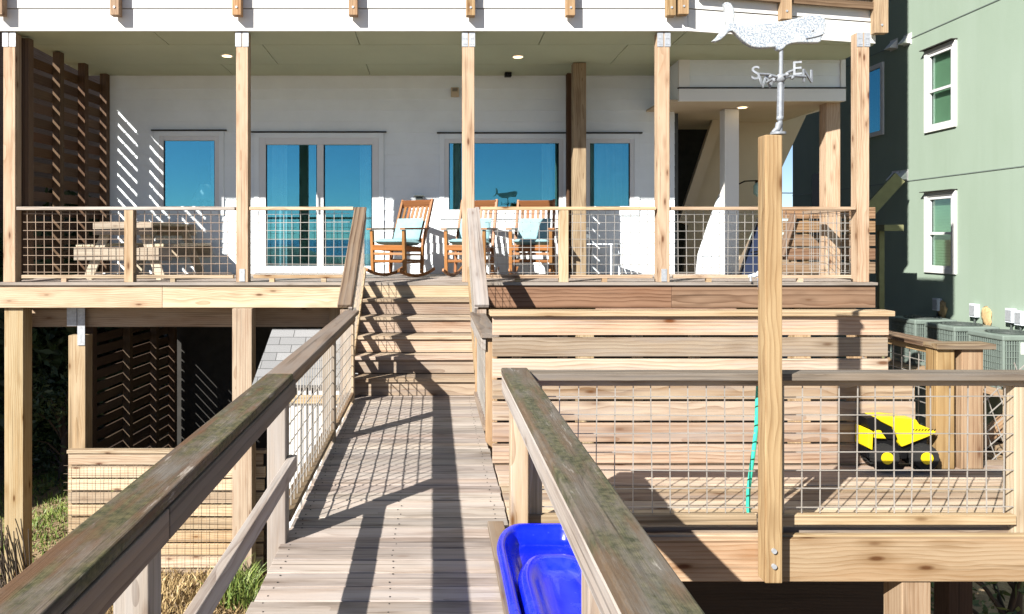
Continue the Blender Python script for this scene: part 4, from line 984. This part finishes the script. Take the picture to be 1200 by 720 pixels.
# ---------------------------------------------------------------- blue moulded tub under the right rail
tb = thing('plastic_tub', 'glossy bright blue moulded plastic tub lying under the right boardwalk rail', 'tub', (.55, 3.2, 0))
def rr(x0, x1, y0, y1, r_, z, n=6, zf=None, ky=2.3):
    pts = []
    for cx_, cy_, a0_ in ((x1 - r_, y1 - r_ * ky, 0), (x0 + r_, y1 - r_ * ky, 90), (x0 + r_, y0 + r_ * ky, 180), (x1 - r_, y0 + r_ * ky, 270)):
        for i in range(n + 1):
            a = math.radians(a0_ + 90 * i / n); x, y_ = cx_ + r_ * math.cos(a), cy_ + r_ * ky * math.sin(a); pts.append((x, y_, z if zf is None else zf(x, y_)))
    return pts
def loft(b, loops, cap=True):
    n = len(loops[0]); vs = [p for l in loops for p in l]
    fs = [(i * n + k, i * n + (k + 1) % n, (i + 1) * n + (k + 1) % n, (i + 1) * n + k) for i in range(len(loops) - 1) for k in range(n)]
    if cap: fs.append(tuple((len(loops) - 1) * n + k for k in range(n)))
    b.quadset(vs, fs, vs, .5, True)
def tub_z(x, y): return .20
b = MB(); X0, X1, Y0_, Y1_ = .298, .80, 2.35, 3.86
def lp_(d, r_, z): return rr(X0 + d, X1 - d, Y0_ + d, Y1_ - d, r_, z, 10)
loft(b, [lp_(.03, .15, .045), lp_(.008, .15, .10), lp_(.0, .15, .128), lp_(.004, .15, .142), lp_(.016, .14, .15), lp_(.03, .13, .15), lp_(.042, .12, .143), lp_(.05, .11, .125), lp_(.058, .105, .09), lp_(.075, .09, .07), lp_(.11, .07, .064)])
b.build('shell', M['blue'], tb)
b = MB(); x0, x1, y0, y1 = X0 + .062, X1 - .05, Y0_ + .08, Y1_ - .36
def ls_(d, r_, z): return rr(x0 + d, x1 - d, y0 + d, y1 - d, r_, z, 10)
loft(b, [ls_(0, .13, .06), ls_(.004, .13, .115), ls_(.012, .13, .135), ls_(.028, .12, .148), ls_(.05, .11, .15), ls_(.07, .10, .142), ls_(.09, .085, .12), ls_(.12, .07, .105)])
b.build('moulded_seat', M['blue'], tb)
b = MB(); b.box(.43, .86, 2.4, 3.86, -.04, .0); b.box(.45, .84, 2.45, 2.5, -.2, -.042); b.box(.45, .84, 3.7, 3.75, -.2, -.042); tag(b.build('side_shelf', M['walk'], None, .004), 'small timber shelf beside the boardwalk under the blue tub', 'shelf')

# ---------------------------------------------------------------- vegetation
def leaf(b, c, s_, tone=None):
    d = Vector((random.gauss(0, 1), random.gauss(0, 1), random.gauss(0, .7))).normalized(); e = d.cross(Vector((random.gauss(0, 1), random.gauss(0, 1), random.gauss(0, 1)))).normalized()
    b.quadset([c - d * s_, c + e * s_ * .38, c + d * s_, c - e * s_ * .38], [(0, 1, 2, 3)], None, tone)
def bush(name, label, cat, base, h, r_, nclump, nleaf, mat, trunk_h=.3, ls=.07, group=None):
    o = thing(name, label, cat, base, group); base = Vector(base)
    t_ = MB(); cr = MB(); top = base + Vector((random.uniform(-.2, .2), random.uniform(-.2, .2), h * .75)); t_.tube([base - Vector((0, 0, .2)), base + (top - base) * .5 + Vector((.06, 0, 0)), top], [r_ * .09 + .03, r_ * .06 + .02, .015], 8)
    for i in range(nclump):
        a = random.uniform(0, 2 * math.pi); rr_ = r_ * math.sqrt(random.random()); z = trunk_h + (h - trunk_h) * random.random(); k = 1 - .55 * max(0, (z - trunk_h) / (h - trunk_h) - .35)
        c = base + Vector((rr_ * k * math.cos(a), rr_ * k * math.sin(a), z)); s0 = base + (top - base) * min(1, z / h * .8)
        if i % 3 == 0: t_.tube([s0, s0 + (c - s0) * .5 + Vector((0, 0, .08)), c], [.025, .016, .006], 5)
        cr_r = random.uniform(.18, .36) * r_ ** .5; tn = random.random()
        for _ in range(nleaf):
            p = c + Vector((random.gauss(0, 1), random.gauss(0, 1), random.gauss(0, .8))) * cr_r * .6
            leaf(cr, p, ls * random.uniform(.6, 1.3), min(1, max(0, tn * .6 + random.uniform(0, .4))))
    t_.build('trunk', M['bark'], o); cr.build('crown', M[mat], o); return o
bush('evergreen_tree', 'dark evergreen tree left of the house seen beneath the deck', 'tree', (-7.3, 16.5, -2.6), 5.0, 1.5, 130, 60, 'leaf_dark', .4, .13, 'dark trees behind the piles')
bush('evergreen_tree', 'dark evergreen tree farther back between the first two piles', 'tree', (-6.6, 19.5, -2.6), 6.0, 1.8, 140, 60, 'leaf_dark', .4, .14, 'dark trees behind the piles')
bush('evergreen_tree', 'dark evergreen tree close to the leftmost pile beside the porch screen', 'tree', (-7.4, 13.6, -2.6), 4.2, 1.1, 130, 60, 'leaf_dark', .4, .14, 'dark trees behind the piles')
bush('shrub', 'sunlit leafy shrub low between the first two piles', 'shrub', (-6.25, 12.6, -2.6), 1.9, .7, 40, 40, 'leaf_dark', .15, .06)
bush('shrub', 'tangled dry shrub at the lower right under the side deck', 'shrub', (5.2, 7.0, -2.6), 1.7, .8, 30, 34, 'leaf_mid', .1, .06)
def grass(name, mat, nb, area, hh, label, cat):
    b = MB(); x0, x1, y0, y1 = area
    for _ in range(nb):
        x, y_ = random.uniform(x0, x1), random.uniform(y0, y1); z = gz(x, y_) - .02; h = hh * random.uniform(.4, 1.3); a = random.uniform(0, 6.28); wd = random.uniform(.004, .011)
        lx, ly = random.gauss(0, .45) * h, random.gauss(0, .45) * h; dx, dy = math.cos(a) * wd, math.sin(a) * wd
        b.quadset([(x - dx, y_ - dy, z), (x + dx, y_ + dy, z), (x + dx * .7 + lx * .5, y_ + dy * .7 + ly * .5, z + h * .65), (x - dx * .7 + lx * .5, y_ - dy * .7 + ly * .5, z + h * .65), (x + lx, y_ + ly, z + h * .9)], [(0, 1, 2, 3), (3, 2, 4)])
    tag(b.build(name, M[mat]), label, cat, kind='stuff')
grass('dry_grass', 'straw', 15000, (-5.6, -.9, 6.8, 9.3), .15, 'dry straw coloured grass on the sand left of the boardwalk', 'grass')
grass('green_grass', 'grass', 12000, (-7.5, -3.8, 8.6, 13.2), .11, 'short green grass in the sun between the piles', 'grass')
grass('grass_tuft', 'grass', 500, (-2.45, -1.95, 8.3, 8.9), .34, 'bright green tuft at the foot of the second front pile', 'grass')
b = MB()
for _ in range(5000):
    x, y_ = random.uniform(-6, -.9), random.uniform(6.8, 10.5); leaf(b, Vector((x, y_, gz(x, y_) + random.uniform(.005, .05))), random.uniform(.012, .035))
M['litter'] = leaf_mat('leaf_litter', (.045, .026, .014), (.30, .19, .09))
tag(b.build('leaf_litter', M['litter']), 'brown dead leaves scattered on the sand below the boardwalk', 'leaves', kind='stuff')
# dry palm-like brush beside the first pile
bb = thing('dry_brush', 'bundle of dry brown stalks leaning at the foot of the leftmost pile', 'brush', (-5.1, 8.9, -2.6))
b = MB()
for i in range(34):
    x = random.uniform(-5.25, -4.75); y_ = random.uniform(8.7, 9.0); b.tube([(x, y_, -2.7), (x - random.uniform(.0, .35), y_ + random.uniform(-.1, .1), -2.6 + random.uniform(.5, 1.0))], .007, 4)
b.build('stalk', M['bark'], bb)
# power line in the strip of sky behind the entry
pl = thing('power_line', 'thin overhead power line crossing the strip of sky behind the porch', 'cable', (12, 45, 4))
b = MB(); b.tube([P(700, 224, 45), P(925, 226.5, 45), P(1100, 224, 45)], .03, 5); b.build('cable', M['black'], pl)
